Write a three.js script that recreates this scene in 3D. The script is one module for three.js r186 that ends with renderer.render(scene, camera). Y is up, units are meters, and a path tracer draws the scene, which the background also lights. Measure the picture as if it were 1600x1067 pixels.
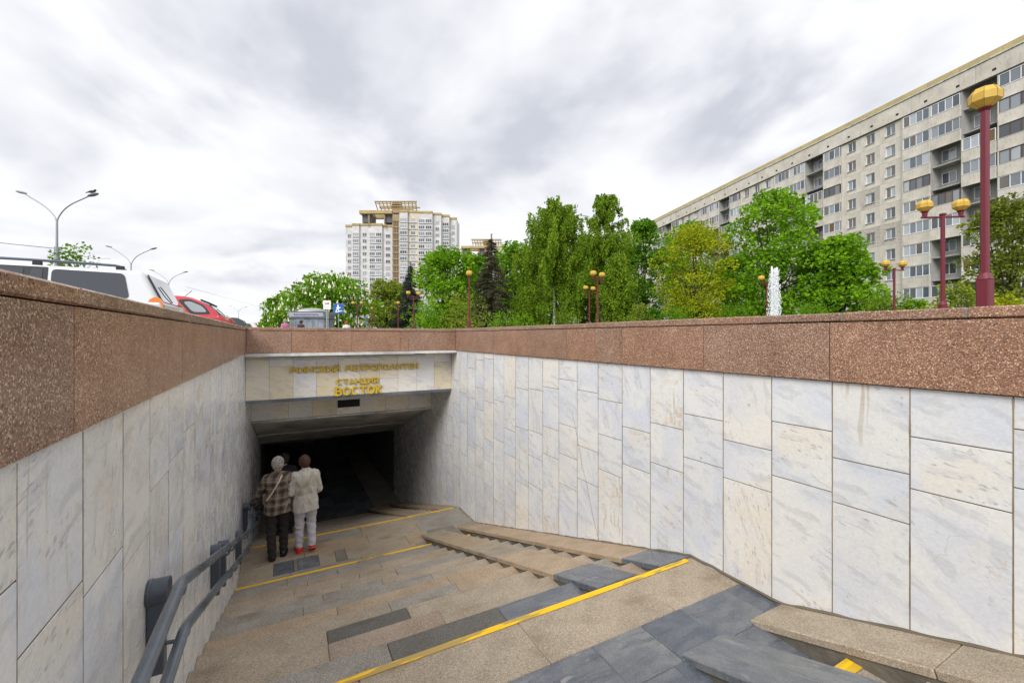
import * as THREE from 'three';
import { mergeGeometries } from 'three/addons/utils/BufferGeometryUtils.js';
import { MarchingCubes } from 'three/addons/objects/MarchingCubes.js';

// ---------------------------------------------------------------- camera, sky, sun, exposure
const W = 1600, H = 1067, F = 671.6, HORIZON = 525, EYE = 0.72;   // plaza level is y = 0
const scene = new THREE.Scene();
const camera = new THREE.PerspectiveCamera(2 * Math.atan(H / 2 / F) * 180 / Math.PI, W / H, 0.05, 2000);
const YAW = Math.atan2(358, F), CY = Math.cos(YAW), SY = Math.sin(YAW);
camera.position.set(0, EYE, 0);
camera.rotation.set(0, -YAW, 0);
camera.setViewOffset(W, H, 0, H / 2 - HORIZON, W, H);
scene.add(camera);
const renderer = new THREE.WebGLRenderer({ antialias: true });
renderer.toneMapping = THREE.LinearToneMapping;
renderer.toneMappingExposure = 1.8;
renderer.shadowMap.enabled = true;
const sun = new THREE.DirectionalLight(new THREE.Color(1, 0.98, 0.95), 1.5);
sun.position.set(-21, 25, 17);
sun.castShadow = true; sun.shadow.radius = 60;
sun.shadow.camera.left = sun.shadow.camera.bottom = -60; sun.shadow.camera.right = sun.shadow.camera.top = 60; sun.shadow.camera.far = 200;
sun.shadow.mapSize.set(2048, 2048);
scene.add(sun); scene.add(sun.target);

// ---------------------------------------------------------------- random numbers and noise
let seed = 20240517;
const rnd = () => { seed = (seed + 0x6D2B79F5) | 0; let t = Math.imul(seed ^ (seed >>> 15), 1 | seed); t = (t + Math.imul(t ^ (t >>> 7), 61 | t)) ^ t; return ((t ^ (t >>> 14)) >>> 0) / 4294967296; };
const rr = (a, b) => a + (b - a) * rnd();
const pick = (a) => a[Math.floor(rnd() * a.length)];
const clamp = (x, a = 0, b = 1) => Math.min(b, Math.max(a, x));
const lerp = (a, b, t) => a + (b - a) * t;
const sstep = (a, b, x) => { const t = clamp((x - a) / (b - a)); return t * t * (3 - 2 * t); };
const HT = new Float32Array(65536); for (let i = 0; i < 65536; i++) HT[i] = rnd();
const hash2 = (i, j) => HT[(Math.imul(i, 73856093) ^ Math.imul(j, 19349663)) & 65535];
const hash3 = (i, j, k) => HT[(Math.imul(i, 73856093) ^ Math.imul(j, 19349663) ^ Math.imul(k, 83492791)) & 65535];
const md = (a, n) => ((a % n) + n) % n;
function vn(x, y, p) {                              // value noise, period p
  const i = Math.floor(x), j = Math.floor(y), f = x - i, g = y - j;
  const u = f * f * (3 - 2 * f), v = g * g * (3 - 2 * g);
  const a = md(i, p), b = md(i + 1, p), c = md(j, p), d = md(j + 1, p);
  return lerp(lerp(hash2(a, c), hash2(b, c), u), lerp(hash2(a, d), hash2(b, d), u), v);
}
function fbm(x, y, p, o = 4) { let s = 0, a = 0.5, t = 0; for (let k = 0; k < o; k++) { s += a * vn(x + k * 17, y + k * 31, p); t += a; a *= 0.5; x *= 2; y *= 2; p *= 2; } return s / t; }
function n3(x, y, z) {
  const i = Math.floor(x), j = Math.floor(y), k = Math.floor(z), f = x - i, g = y - j, h = z - k;
  const u = f * f * (3 - 2 * f), v = g * g * (3 - 2 * g), w = h * h * (3 - 2 * h);
  const l = (dk) => lerp(lerp(hash3(i, j, k + dk), hash3(i + 1, j, k + dk), u), lerp(hash3(i, j + 1, k + dk), hash3(i + 1, j + 1, k + dk), u), v);
  return lerp(l(0), l(1), w);
}
function fbm3(x, y, z, o = 5) { let s = 0, a = 0.5, t = 0; for (let k = 0; k < o; k++) { s += a * n3(x, y, z); t += a; a *= 0.52; x = x * 2.03 + 11.3; y = y * 2.03 + 5.1; z = z * 2.03 + 7.7; } return s / t; }

// a photo pixel gives a direction; the distance comes from the plane it lies on
const dir = (u, v) => { const X = (u - 800) / F; return new THREE.Vector3(X * CY + SY, (HORIZON - v) / F, -(CY - X * SY)); };
const at = (u, v, t) => { const q = dir(u, v).multiplyScalar(t); q.y += EYE; return q; };       // t = depth along the lens axis
const ground = (u, t) => { const q = at(u, HORIZON, t); q.y = 0; return q; };
const hgt = (v, t) => EYE + (HORIZON - v) / F * t;

// ---------------------------------------------------------------- sky: bright broken overcast
{
  const SW = 2048, SH = 1024, data = new Float32Array(SW * SH * 4);
  const blobs = [[520, 225, 0.20, 0.75], [620, 265, 0.11, 0.5], [380, 60, 0.22, 0.55], [700, 70, 0.22, 0.5], [850, 170, 0.14, 0.75], [980, 90, 0.16, 0.6], [1190, 190, 0.14, 0.55], [1330, 60, 0.22, 0.4], [130, 350, 0.16, 0.25], [400, 400, 0.12, 0.3], [60, 120, 0.2, 0.18]]
    .map(([u, v, r, w]) => [dir(u, v).normalize(), r, w]);
  for (let j = 0; j < SH; j++) {
    const th = ((j + 0.5) / SH - 0.5) * Math.PI, y = Math.sin(th), c = Math.cos(th);
    for (let i = 0; i < SW; i++) {
      const ph = ((i + 0.5) / SW - 0.5) * 2 * Math.PI, x = c * Math.cos(ph), z = c * Math.sin(ph), o = (j * SW + i) * 4;
      let r = 0.20, g = 0.20, b = 0.19;
      if (y > -0.02) {
        const yy = Math.max(y, 0), k = 1.25 / (yy + 0.22), px = x * k, pz = z * k;
        const wx = n3(px * 1.1 + 3, pz * 1.1, 2.2) - 0.5, wz = n3(px * 1.1, pz * 1.1 + 9, 5.2) - 0.5;
        const a = fbm3(px * 1.25 + wx * 1.1, yy * 1.5 + 3.3, pz * 1.25 + wz * 1.1, 6);
        const fine = fbm3(px * 3.4 + wx * 2 + 20, yy * 3, pz * 3.4 + wz * 2, 5);
        let dk = 0;
        for (const [d, rad, w] of blobs) { const q = (1 - (d.x * x + d.y * y + d.z * z)) * 2 / (rad * rad); if (q < 9) dk += w * Math.exp(-q); }
        const general = sstep(0.52, 0.8, a) * 0.28, body = a * 0.5 + fine * 0.5;
        let m = dk * (0.1 + 1.35 * sstep(0.36, 0.66, body)) + general * (1 - clamp(dk));
        m = 1 - Math.exp(-1.15 * Math.max(0, m));                                     // thick cloud darkens ever more slowly
        m = clamp(m * (0.42 + 1.15 * sstep(0.25, 0.75, fbm3(px * 2.1 + wx + 40, yy * 2.5, pz * 2.1 + wz, 6))) + (fine - 0.5) * 0.42 * (0.2 + m));
        const lo = [0.55, 0.573, 0.642], hi = [0.91, 0.922, 0.945], s = 0.64;
        r = lerp(hi[0], lo[0], m) * s; g = lerp(hi[1], lo[1], m) * s; b = lerp(hi[2], lo[2], m) * s;
      }
      data[o] = r; data[o + 1] = g; data[o + 2] = b; data[o + 3] = 1;
    }
  }
  const t = new THREE.DataTexture(data, SW, SH, THREE.RGBAFormat, THREE.FloatType);
  t.mapping = THREE.EquirectangularReflectionMapping; t.magFilter = t.minFilter = THREE.LinearFilter; t.needsUpdate = true;
  scene.background = t; scene.environment = t;
}

// ---------------------------------------------------------------- textures
function tex(n, tile, fn, srgb = true) {            // fn(x, y in 0..1) -> [r, g, b] in 0..1 (sRGB when it is a colour)
  const d = new Uint8Array(n * n * 4);
  for (let j = 0; j < n; j++) for (let i = 0; i < n; i++) {
    const c = fn(i / n, j / n), o = (j * n + i) * 4;
    d[o] = clamp(c[0]) * 255; d[o + 1] = clamp(c[1]) * 255; d[o + 2] = clamp(c[2]) * 255; d[o + 3] = 255;
  }
  const t = new THREE.DataTexture(d, n, n); t.wrapS = t.wrapT = THREE.RepeatWrapping; t.magFilter = THREE.LinearFilter; t.minFilter = THREE.LinearMipmapLinearFilter; t.generateMipmaps = true;
  if (srgb) t.colorSpace = THREE.SRGBColorSpace;
  t.repeat.set(1 / tile, 1 / tile); t.needsUpdate = true;
  return t;
}
function grains(x, y, n) {                           // nearest of jittered cell points: [random of the grain, distance to its edge]
  const gx = x * n, gy = y * n, i = Math.floor(gx), j = Math.floor(gy); let d1 = 9, d2 = 9, id = 0;
  for (let a = -1; a <= 1; a++) for (let b = -1; b <= 1; b++) {
    const p = md(i + a, n), q = md(j + b, n), cx = i + a + hash2(p + 7, q + 3), cy = j + b + hash2(p + 101, q + 57), d = (cx - gx) ** 2 + (cy - gy) ** 2;
    if (d < d1) { d2 = d1; d1 = d; id = hash2(p * 3 + 11, q * 5 + 29); } else if (d < d2) d2 = d;
  }
  return [id, Math.sqrt(d2) - Math.sqrt(d1)];
}
const mixc = (a, b, t) => [lerp(a[0], b[0], t), lerp(a[1], b[1], t), lerp(a[2], b[2], t)];
const marbleTex = (stained) => tex(1024, 2.0, (x, y) => {
  const wx = fbm(x * 5, y * 5, 5, 4) - 0.5, wy = fbm(x * 5 + 40, y * 5 + 12, 5, 4) - 0.5;
  let c = mixc([0.90, 0.895, 0.88], [0.845, 0.855, 0.88], sstep(0.35, 0.65, fbm(x * 4 + wx, y * 4 + wy, 4, 3)));
  c = mixc(c, [0.90, 0.86, 0.79], 0.42 * sstep(0.56, 0.74, fbm(x * 6 + 3 + wy, y * 6 + wx, 6, 4)));
  const st = fbm(x * 13 + wx * 2, y * 44 + x * 13 + wy * 4, 572, 4);                    // soft streaks lie aslant
  c = mixc(c, [0.75, 0.757, 0.775], 0.42 * sstep(0.54, 0.74, st));
  const fl = fbm(x * 46 + wx * 3, y * 150 + x * 46 + wy * 5, 6900, 3), zone = sstep(0.46, 0.66, fbm(x * 6 + 3, y * 6, 6, 3));
  c = mixc(c, [0.56, 0.565, 0.59], 0.5 * sstep(0.67, 0.82, fl) * zone);
  const fl2 = fbm(x * 90 + 7, y * 240 + x * 90, 21600, 2);
  c = mixc(c, [0.48, 0.48, 0.50], 0.4 * sstep(0.8, 0.92, fl2) * sstep(0.5, 0.7, fbm(x * 9 + 13, y * 9, 9, 2)));
  const v2 = Math.abs(fbm(x * 5 + wy * 0.7, y * 11 + x * 5 + wx * 0.9, 55, 5) - 0.5);
  c = mixc(c, [0.68, 0.60, 0.49], 0.35 * (1 - sstep(0, 0.010, v2)) * sstep(0.56, 0.7, fbm(x * 5 + 31, y * 5, 5, 2)));
  if (stained) {                                       // rusty seepage: ragged blotches and thin runs
    const bl = fbm(x * 7 + wx * 3 + 50, y * 7 + wy * 3, 7, 6), gr = fbm(x * 60, y * 60, 60, 3);
    c = mixc(c, [0.72, 0.59, 0.42], 0.42 * sstep(0.54, 0.74, bl) * sstep(0.25, 0.75, gr));
    c = mixc(c, [0.66, 0.60, 0.50], 0.45 * sstep(0.62, 0.78, fbm(x * 70 + wx * 2, y * 4, 70, 3)) * sstep(0.45, 0.62, fbm(x * 4 + 21, y * 4, 4, 3)));
  }
  const f = (fbm(x * 160, y * 160, 160, 2) - 0.5) * 0.05;
  return [c[0] + f, c[1] + f, c[2] + f];
});
const marbleMap = marbleTex(false), marbleMapStained = marbleTex(true);
const roughNoise = tex(512, 1.1, (x, y) => { const a = 0.55 + 0.7 * (fbm(x * 8, y * 8, 8, 5) - 0.5); return [a, a, a]; }, false);
const fineBump = tex(512, 0.35, (x, y) => { const a = fbm(x * 40, y * 40, 40, 3); return [a, a, a]; }, false);
const coarseBump = tex(512, 0.9, (x, y) => { const a = fbm(x * 14, y * 14, 14, 5); return [a, a, a]; }, false);
const graniteMap = tex(1024, 0.9, (x, y) => {
  const [id, e] = grains(x, y, 150), [id2] = grains(x + 0.37, y + 0.11, 240), l = fbm(x * 5, y * 5, 5, 3) - 0.5;
  let c = id < 0.42 ? [0.555, 0.425, 0.35] : id < 0.68 ? [0.60, 0.465, 0.385] : id < 0.8 ? [0.475, 0.36, 0.30] : id < 0.9 ? [0.68, 0.57, 0.48] : [0.52, 0.44, 0.385];
  if (id2 > 0.93) c = [0.82, 0.73, 0.63]; else if (id2 < 0.06) c = [0.33, 0.25, 0.21];
  const k = (id2 - 0.5) * 0.06 + l * 0.1 - (e < 0.1 ? 0.02 : 0);
  return [c[0] + k, c[1] + k, c[2] + k];
});
const stepMap = tex(1024, 0.9, (x, y) => {
  const [id] = grains(x, y, 190), [id2] = grains(x + 0.21, y + 0.43, 260), l = fbm(x * 4, y * 4, 4, 5) - 0.5, s = fbm(x * 3 + 8, y * 9, 3, 4);
  let c = id < 0.4 ? [0.61, 0.57, 0.52] : id < 0.7 ? [0.655, 0.615, 0.56] : id < 0.87 ? [0.555, 0.52, 0.475] : [0.71, 0.67, 0.615];
  if (id2 < 0.07) c = [0.46, 0.44, 0.41]; else if (id2 > 0.94) c = [0.77, 0.73, 0.68];
  const k = l * 0.16; c = [c[0] + k, c[1] + k, c[2] + k];
  return mixc(c, [0.52, 0.44, 0.34], 0.35 * sstep(0.55, 0.75, s));
});
const slateMap = tex(1024, 1.3, (x, y) => {
  const wx = fbm(x * 4, y * 4, 4, 4) - 0.5;
  const st = fbm(x * 5 + wx * 0.8, y * 46 + wx * 4, 230, 4), pt = fbm(x * 9 + 3, y * 16, 9, 5);
  let c = mixc([0.375, 0.392, 0.42], [0.43, 0.44, 0.455], sstep(0.35, 0.65, pt));
  c = mixc(c, [0.30, 0.315, 0.345], 0.45 * sstep(0.5, 0.72, st));
  c = mixc(c, [0.66, 0.65, 0.62], 0.65 * sstep(0.66, 0.8, fbm(x * 5 + wx * 1.2 + 5, y * 40 + wx * 6 + 3, 200, 3)) * sstep(0.45, 0.62, fbm(x * 3, y * 3 + 7, 3, 3)));
  const v = Math.abs(fbm(x * 3 + y * 6 + wx * 0.5, y * 3 + 20, 600, 3) - 0.5); c = mixc(c, [0.66, 0.655, 0.64], 0.4 * (1 - sstep(0, 0.004, v)) * sstep(0.5, 0.62, pt));
  const [id] = grains(x, y, 240), k = (id - 0.5) * 0.07; return [c[0] + k, c[1] + k, c[2] + k];
});
const dirtMap = tex(512, 2.4, (x, y) => { const a = fbm(x * 6, y * 6, 6, 6), b = fbm(x * 40, y * 40, 40, 2) - 0.5, k = 0.86 + (a - 0.5) * 0.5 + b * 0.12; return [k, k, k * 0.98]; });
const wallMap = tex(512, 6, (x, y) => { const a = fbm(x * 5, y * 5, 5, 6), b = fbm(x * 90, y * 60, 90, 2) - 0.5, s = fbm(x * 30, y * 3, 30, 3), k = 0.93 + (a - 0.5) * 0.22 + b * 0.07 - 0.06 * sstep(0.6, 0.8, s); return [k, k * 0.995, k * 0.985]; });

// ---------------------------------------------------------------- materials
const std = (o) => new THREE.MeshStandardMaterial(o);
const lin = (r, g, b) => new THREE.Color().setRGB(r, g, b);
const marbleTints = [[0.98, 0.985, 1], [0.96, 0.975, 1.0], [0.94, 0.945, 0.955], [1, 0.975, 0.94], [0.93, 0.945, 0.97], [0.99, 0.985, 0.975]];
const marble = marbleTints.map((c) => std({ map: marbleMap, color: lin(...c), roughness: 0.5, roughnessMap: roughNoise, bumpMap: fineBump, bumpScale: 0.0006 }));
marble.push(...[[0.98, 0.985, 0.99], [0.95, 0.95, 0.95]].map((c) => std({ map: marbleMapStained, color: lin(...c), roughness: 0.55, roughnessMap: roughNoise, bumpMap: fineBump, bumpScale: 0.0006 })));
const marbleLintel = [[1.04, 0.96, 0.80], [1.08, 1.03, 0.93], [1.06, 1.03, 0.98], [1.0, 0.89, 0.68]].map((c) => std({ map: marbleMap, color: lin(...c), roughness: 0.55, bumpMap: fineBump, bumpScale: 0.0006 }));
const granite = [[1, 1, 1], [0.9, 0.9, 0.92], [1.08, 1.0, 0.93], [0.96, 0.93, 0.9], [1.04, 1.03, 1.04]].map((c) => std({ map: graniteMap, color: lin(...c), roughness: 0.62, roughnessMap: roughNoise, bumpMap: fineBump, bumpScale: 0.001 }));
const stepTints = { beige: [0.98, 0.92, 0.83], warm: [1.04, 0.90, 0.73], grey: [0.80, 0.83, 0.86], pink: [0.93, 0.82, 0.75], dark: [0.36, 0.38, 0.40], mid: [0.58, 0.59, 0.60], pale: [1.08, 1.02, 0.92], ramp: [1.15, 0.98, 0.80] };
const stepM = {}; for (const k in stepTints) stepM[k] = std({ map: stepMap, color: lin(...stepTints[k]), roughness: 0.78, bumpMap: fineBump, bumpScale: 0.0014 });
const slate = [[1, 1, 1], [0.8, 0.83, 0.87], [1.15, 1.13, 1.08]].map((c) => std({ map: slateMap, color: lin(...c), roughness: 0.55, roughnessMap: roughNoise, bumpMap: coarseBump, bumpScale: 0.002 }));
const mortar = std({ map: dirtMap, color: lin(0.20, 0.145, 0.095), roughness: 0.95, bumpMap: coarseBump, bumpScale: 0.006 });
const mortarGrey = std({ map: dirtMap, color: lin(0.21, 0.185, 0.15), roughness: 0.95, bumpMap: coarseBump, bumpScale: 0.012 });
const concrete = std({ map: dirtMap, color: lin(0.36, 0.35, 0.33), roughness: 0.9, bumpMap: coarseBump, bumpScale: 0.003 });
const ceilingPaint = std({ map: dirtMap, color: lin(0.68, 0.66, 0.62), roughness: 0.85 });
const whiteMetal = std({ map: dirtMap, color: lin(0.80, 0.80, 0.80), roughness: 0.4, metalness: 0.1 });
const greyMetal = std({ map: dirtMap, color: lin(0.17, 0.20, 0.25), roughness: 0.5 });
const railPaint = new THREE.MeshPhysicalMaterial({ map: dirtMap, color: lin(0.115, 0.14, 0.18), roughness: 0.5, roughnessMap: roughNoise, clearcoat: 0.25, clearcoatRoughness: 0.4, bumpMap: fineBump, bumpScale: 0.0004 });
const black = std({ color: lin(0.012, 0.012, 0.013), roughness: 0.8 });
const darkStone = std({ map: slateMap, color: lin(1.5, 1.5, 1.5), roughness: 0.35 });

// ---------------------------------------------------------------- building helpers
const used = {};
const numbered = (n) => { const k = used[n] = (used[n] ?? -1) + 1; return k ? `${n}_${String(k).padStart(3, '0')}` : n; };
function tag(o, label, category, group, kind) { o.userData.label = label; if (category) o.userData.category = category; if (group) o.userData.group = group; if (kind) o.userData.kind = kind; return o; }
function thing(name, label, category, group) { const g = new THREE.Group(); g.name = numbered(name); scene.add(g); return tag(g, label, category, group); }
function struct(name, label) { const g = new THREE.Group(); g.name = numbered(name); scene.add(g); g.userData.kind = 'structure'; g.userData.label = label; return g; }
function mesh(name, geo, mat, parent, pos, rot) {
  const m = new THREE.Mesh(geo, mat); m.name = name; m.castShadow = m.receiveShadow = true;
  if (pos) m.position.set(...pos); if (rot) m.rotation.set(...rot);
  (parent ?? scene).add(m); return m;
}
// box with chamfered edges, uv in metres
function cbox(w, h, d, c = 0.004, ou = rr(0, 9), ov = rr(0, 9), swap = false) {
  const P = [], N = [], U = [], s = [w / 2, h / 2, d / 2], in_ = s.map((v) => Math.max(v - c, v * 0.3));
  const put = (pts, n) => {
    const a = new THREE.Vector3().subVectors(pts[1], pts[0]), b = new THREE.Vector3().subVectors(pts[2], pts[0]);
    if (a.cross(b).dot(n) < 0) pts.reverse();
    const ax = Math.abs(n.x), ay = Math.abs(n.y), az = Math.abs(n.z);
    const tri = pts.length === 4 ? [0, 1, 2, 0, 2, 3] : [0, 1, 2];
    for (const k of tri) {
      const p = pts[k]; P.push(p.x, p.y, p.z); N.push(n.x, n.y, n.z);
      let uv = ax >= ay && ax >= az ? [p.z, p.y] : ay >= az ? [p.x, p.z] : [p.x, p.y];
      if (swap) uv = [uv[1], uv[0]];
      U.push(uv[0] + ou, uv[1] + ov);
    }
  };
  const V = (x, y, z) => new THREE.Vector3(x, y, z);
  const mk = (ax, v) => { const q = [0, 0, 0]; for (let i = 0; i < 3; i++) q[ax[i]] = v[i]; return V(...q); };
  for (const [a, b, e] of [[0, 1, 2], [1, 2, 0], [2, 0, 1]]) for (const g of [-1, 1])
    put([[-1, -1], [1, -1], [1, 1], [-1, 1]].map(([p, q]) => mk([a, b, e], [g * s[a], p * in_[b], q * in_[e]])), mk([a, b, e], [g, 0, 0]));
  for (const [a, b, e] of [[0, 1, 2], [1, 2, 0], [2, 0, 1]]) for (const g of [-1, 1]) for (const f of [-1, 1])
    put([mk([a, b, e], [g * s[a], f * in_[b], -in_[e]]), mk([a, b, e], [g * in_[a], f * s[b], -in_[e]]), mk([a, b, e], [g * in_[a], f * s[b], in_[e]]), mk([a, b, e], [g * s[a], f * in_[b], in_[e]])], mk([a, b, e], [g, f, 0]).normalize());
  for (const g of [-1, 1]) for (const f of [-1, 1]) for (const k of [-1, 1])
    put([V(g * s[0], f * in_[1], k * in_[2]), V(g * in_[0], f * s[1], k * in_[2]), V(g * in_[0], f * in_[1], k * s[2])], V(g, f, k).normalize());
  const geo = new THREE.BufferGeometry();
  geo.setAttribute('position', new THREE.Float32BufferAttribute(P, 3)); geo.setAttribute('normal', new THREE.Float32BufferAttribute(N, 3)); geo.setAttribute('uv', new THREE.Float32BufferAttribute(U, 2));
  return geo;
}
// a block between two corners
const block = (name, mat, parent, x0, x1, y0, y1, z0, z1, c = 0.004, swap) => mesh(name, cbox(x1 - x0, y1 - y0, z1 - z0, c, undefined, undefined, swap), mat, parent, [(x0 + x1) / 2, (y0 + y1) / 2, (z0 + z1) / 2]);
const boxAt = (x0, x1, y0, y1, z0, z1, c = 0.004) => cbox(x1 - x0, y1 - y0, z1 - z0, c).translate((x0 + x1) / 2, (y0 + y1) / 2, (z0 + z1) / 2);
function tube(pts, r, seg = 8, n = 0, curve = 'catmullrom') {
  const c = pts.length === 2 ? new THREE.LineCurve3(...pts) : new THREE.CatmullRomCurve3(pts, false, curve);
  return new THREE.TubeGeometry(c, n || Math.max(2, (pts.length - 1) * 5), r, seg, false);
}
function limb(a, b, ra, rb, seg = 7) {                 // tapered stick from a to b
  const g = new THREE.CylinderGeometry(rb, ra, a.distanceTo(b), seg, 1, false), m = new THREE.Matrix4();
  const q = new THREE.Quaternion().setFromUnitVectors(new THREE.Vector3(0, 1, 0), new THREE.Vector3().subVectors(b, a).normalize());
  m.compose(new THREE.Vector3().addVectors(a, b).multiplyScalar(0.5), q, new THREE.Vector3(1, 1, 1)); return g.applyMatrix4(m);
}
const v3 = (x, y, z) => new THREE.Vector3(x, y, z);

// ---------------------------------------------------------------- ground: one sheet with the stair pit left open
const XL = -0.58, XR = 3.2, TREAD = 0.354, RISE = 0.1208;
const Y1 = EYE - 1.96, Y2 = EYE - 3.53, Y3 = EYE - 5.10;      // upper landing, lower landing, passage floor
const N1 = -2.62, N2 = -8.37, UP0 = -1.27;                    // first nosing of each flight down; first nosing of the flight up
const GB = EYE - 0.298, TOP = EYE + 0.15;                     // granite bottom, coping top
const ZEND = 2.55, ZPAR = -8.45, ZLIN = -8.79, ZLIN2 = -10.19;
{
  const s = new THREE.Shape([[-500, -300], [700, -300], [700, 700], [-500, 700]].map(([x, y]) => new THREE.Vector2(x, y)));
  s.holes.push(new THREE.Path([[XL - 0.2, -ZEND], [XR + 0.2, -ZEND], [XR + 0.2, -ZLIN + 0.1], [XL - 0.2, -ZLIN + 0.1]].map(([x, y]) => new THREE.Vector2(x, y))));
  const g = new THREE.ShapeGeometry(s); g.rotateX(-Math.PI / 2);
  tag(mesh('plaza_ground', g, std({ map: dirtMap, color: lin(0.30, 0.29, 0.275), roughness: 0.9 })), 'grey paved plaza around the stair pit', null, null, 'structure');
  const road = new THREE.PlaneGeometry(26, 400); road.rotateX(-Math.PI / 2); road.translate(-20.5, 0.004, -120);
  tag(mesh('road', road, std({ map: dirtMap, color: lin(0.06, 0.06, 0.062), roughness: 0.9 })), 'asphalt road and parking strip beside the plaza', null, null, 'structure');
  const lawn = new THREE.PlaneGeometry(90, 140); lawn.rotateX(-Math.PI / 2); lawn.translate(58, 0.004, -76);
  tag(mesh('lawn', lawn, std({ map: dirtMap, color: lin(0.07, 0.13, 0.03), roughness: 1 })), 'green lawn under the park trees', null, null, 'structure');
}
function floorY(z) {
  if (z >= UP0) return Math.min(0, Y1 + RISE * (Math.floor((z - UP0) / TREAD) + 1));
  if (z >= N1) return Y1;
  if (z >= N1 - 12 * TREAD) return Y1 - RISE * Math.ceil((N1 - z) / TREAD);
  if (z >= N2) return Y2;
  if (z >= N2 - 12 * TREAD) return Y2 - RISE * Math.ceil((N2 - z) / TREAD);
  return Y3;
}

// ---------------------------------------------------------------- the two side walls: marble panels, granite panels, coping stones
const PITCH = 0.398, E0 = -0.71;
const jointsR = { 0: [-.58, -.88], 1: [-.8, -1.09], 2: [-.63, -1.03], 3: [-.85, -1.16], 4: [-.7, -1.09], 5: [-.85, -1.24], 6: [-.96, -1.36], 7: [-.72, -1.12, -1.52], 8: [-.66, -1.34, -1.74], 9: [-.56, -1.14, -1.53, -1.92], 10: [-.7, -1.25, -1.63], 11: [-.77, -1.38, -1.75, -2.16], 12: [-.8, -1.4, -2.24], 13: [-.98, -1.5, -1.91, -2.44], 14: [-1.09, -1.75, -2.79], 15: [-.4, -1.16, -1.84, -2.21, -2.64], 16: [-.44, -.96, -1.36, -2.04, -2.42], 17: [-.62, -1.19, -2.13], 18: [-1.14, -1.74, -2.38], '-1': [-.46, -.75] };
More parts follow.
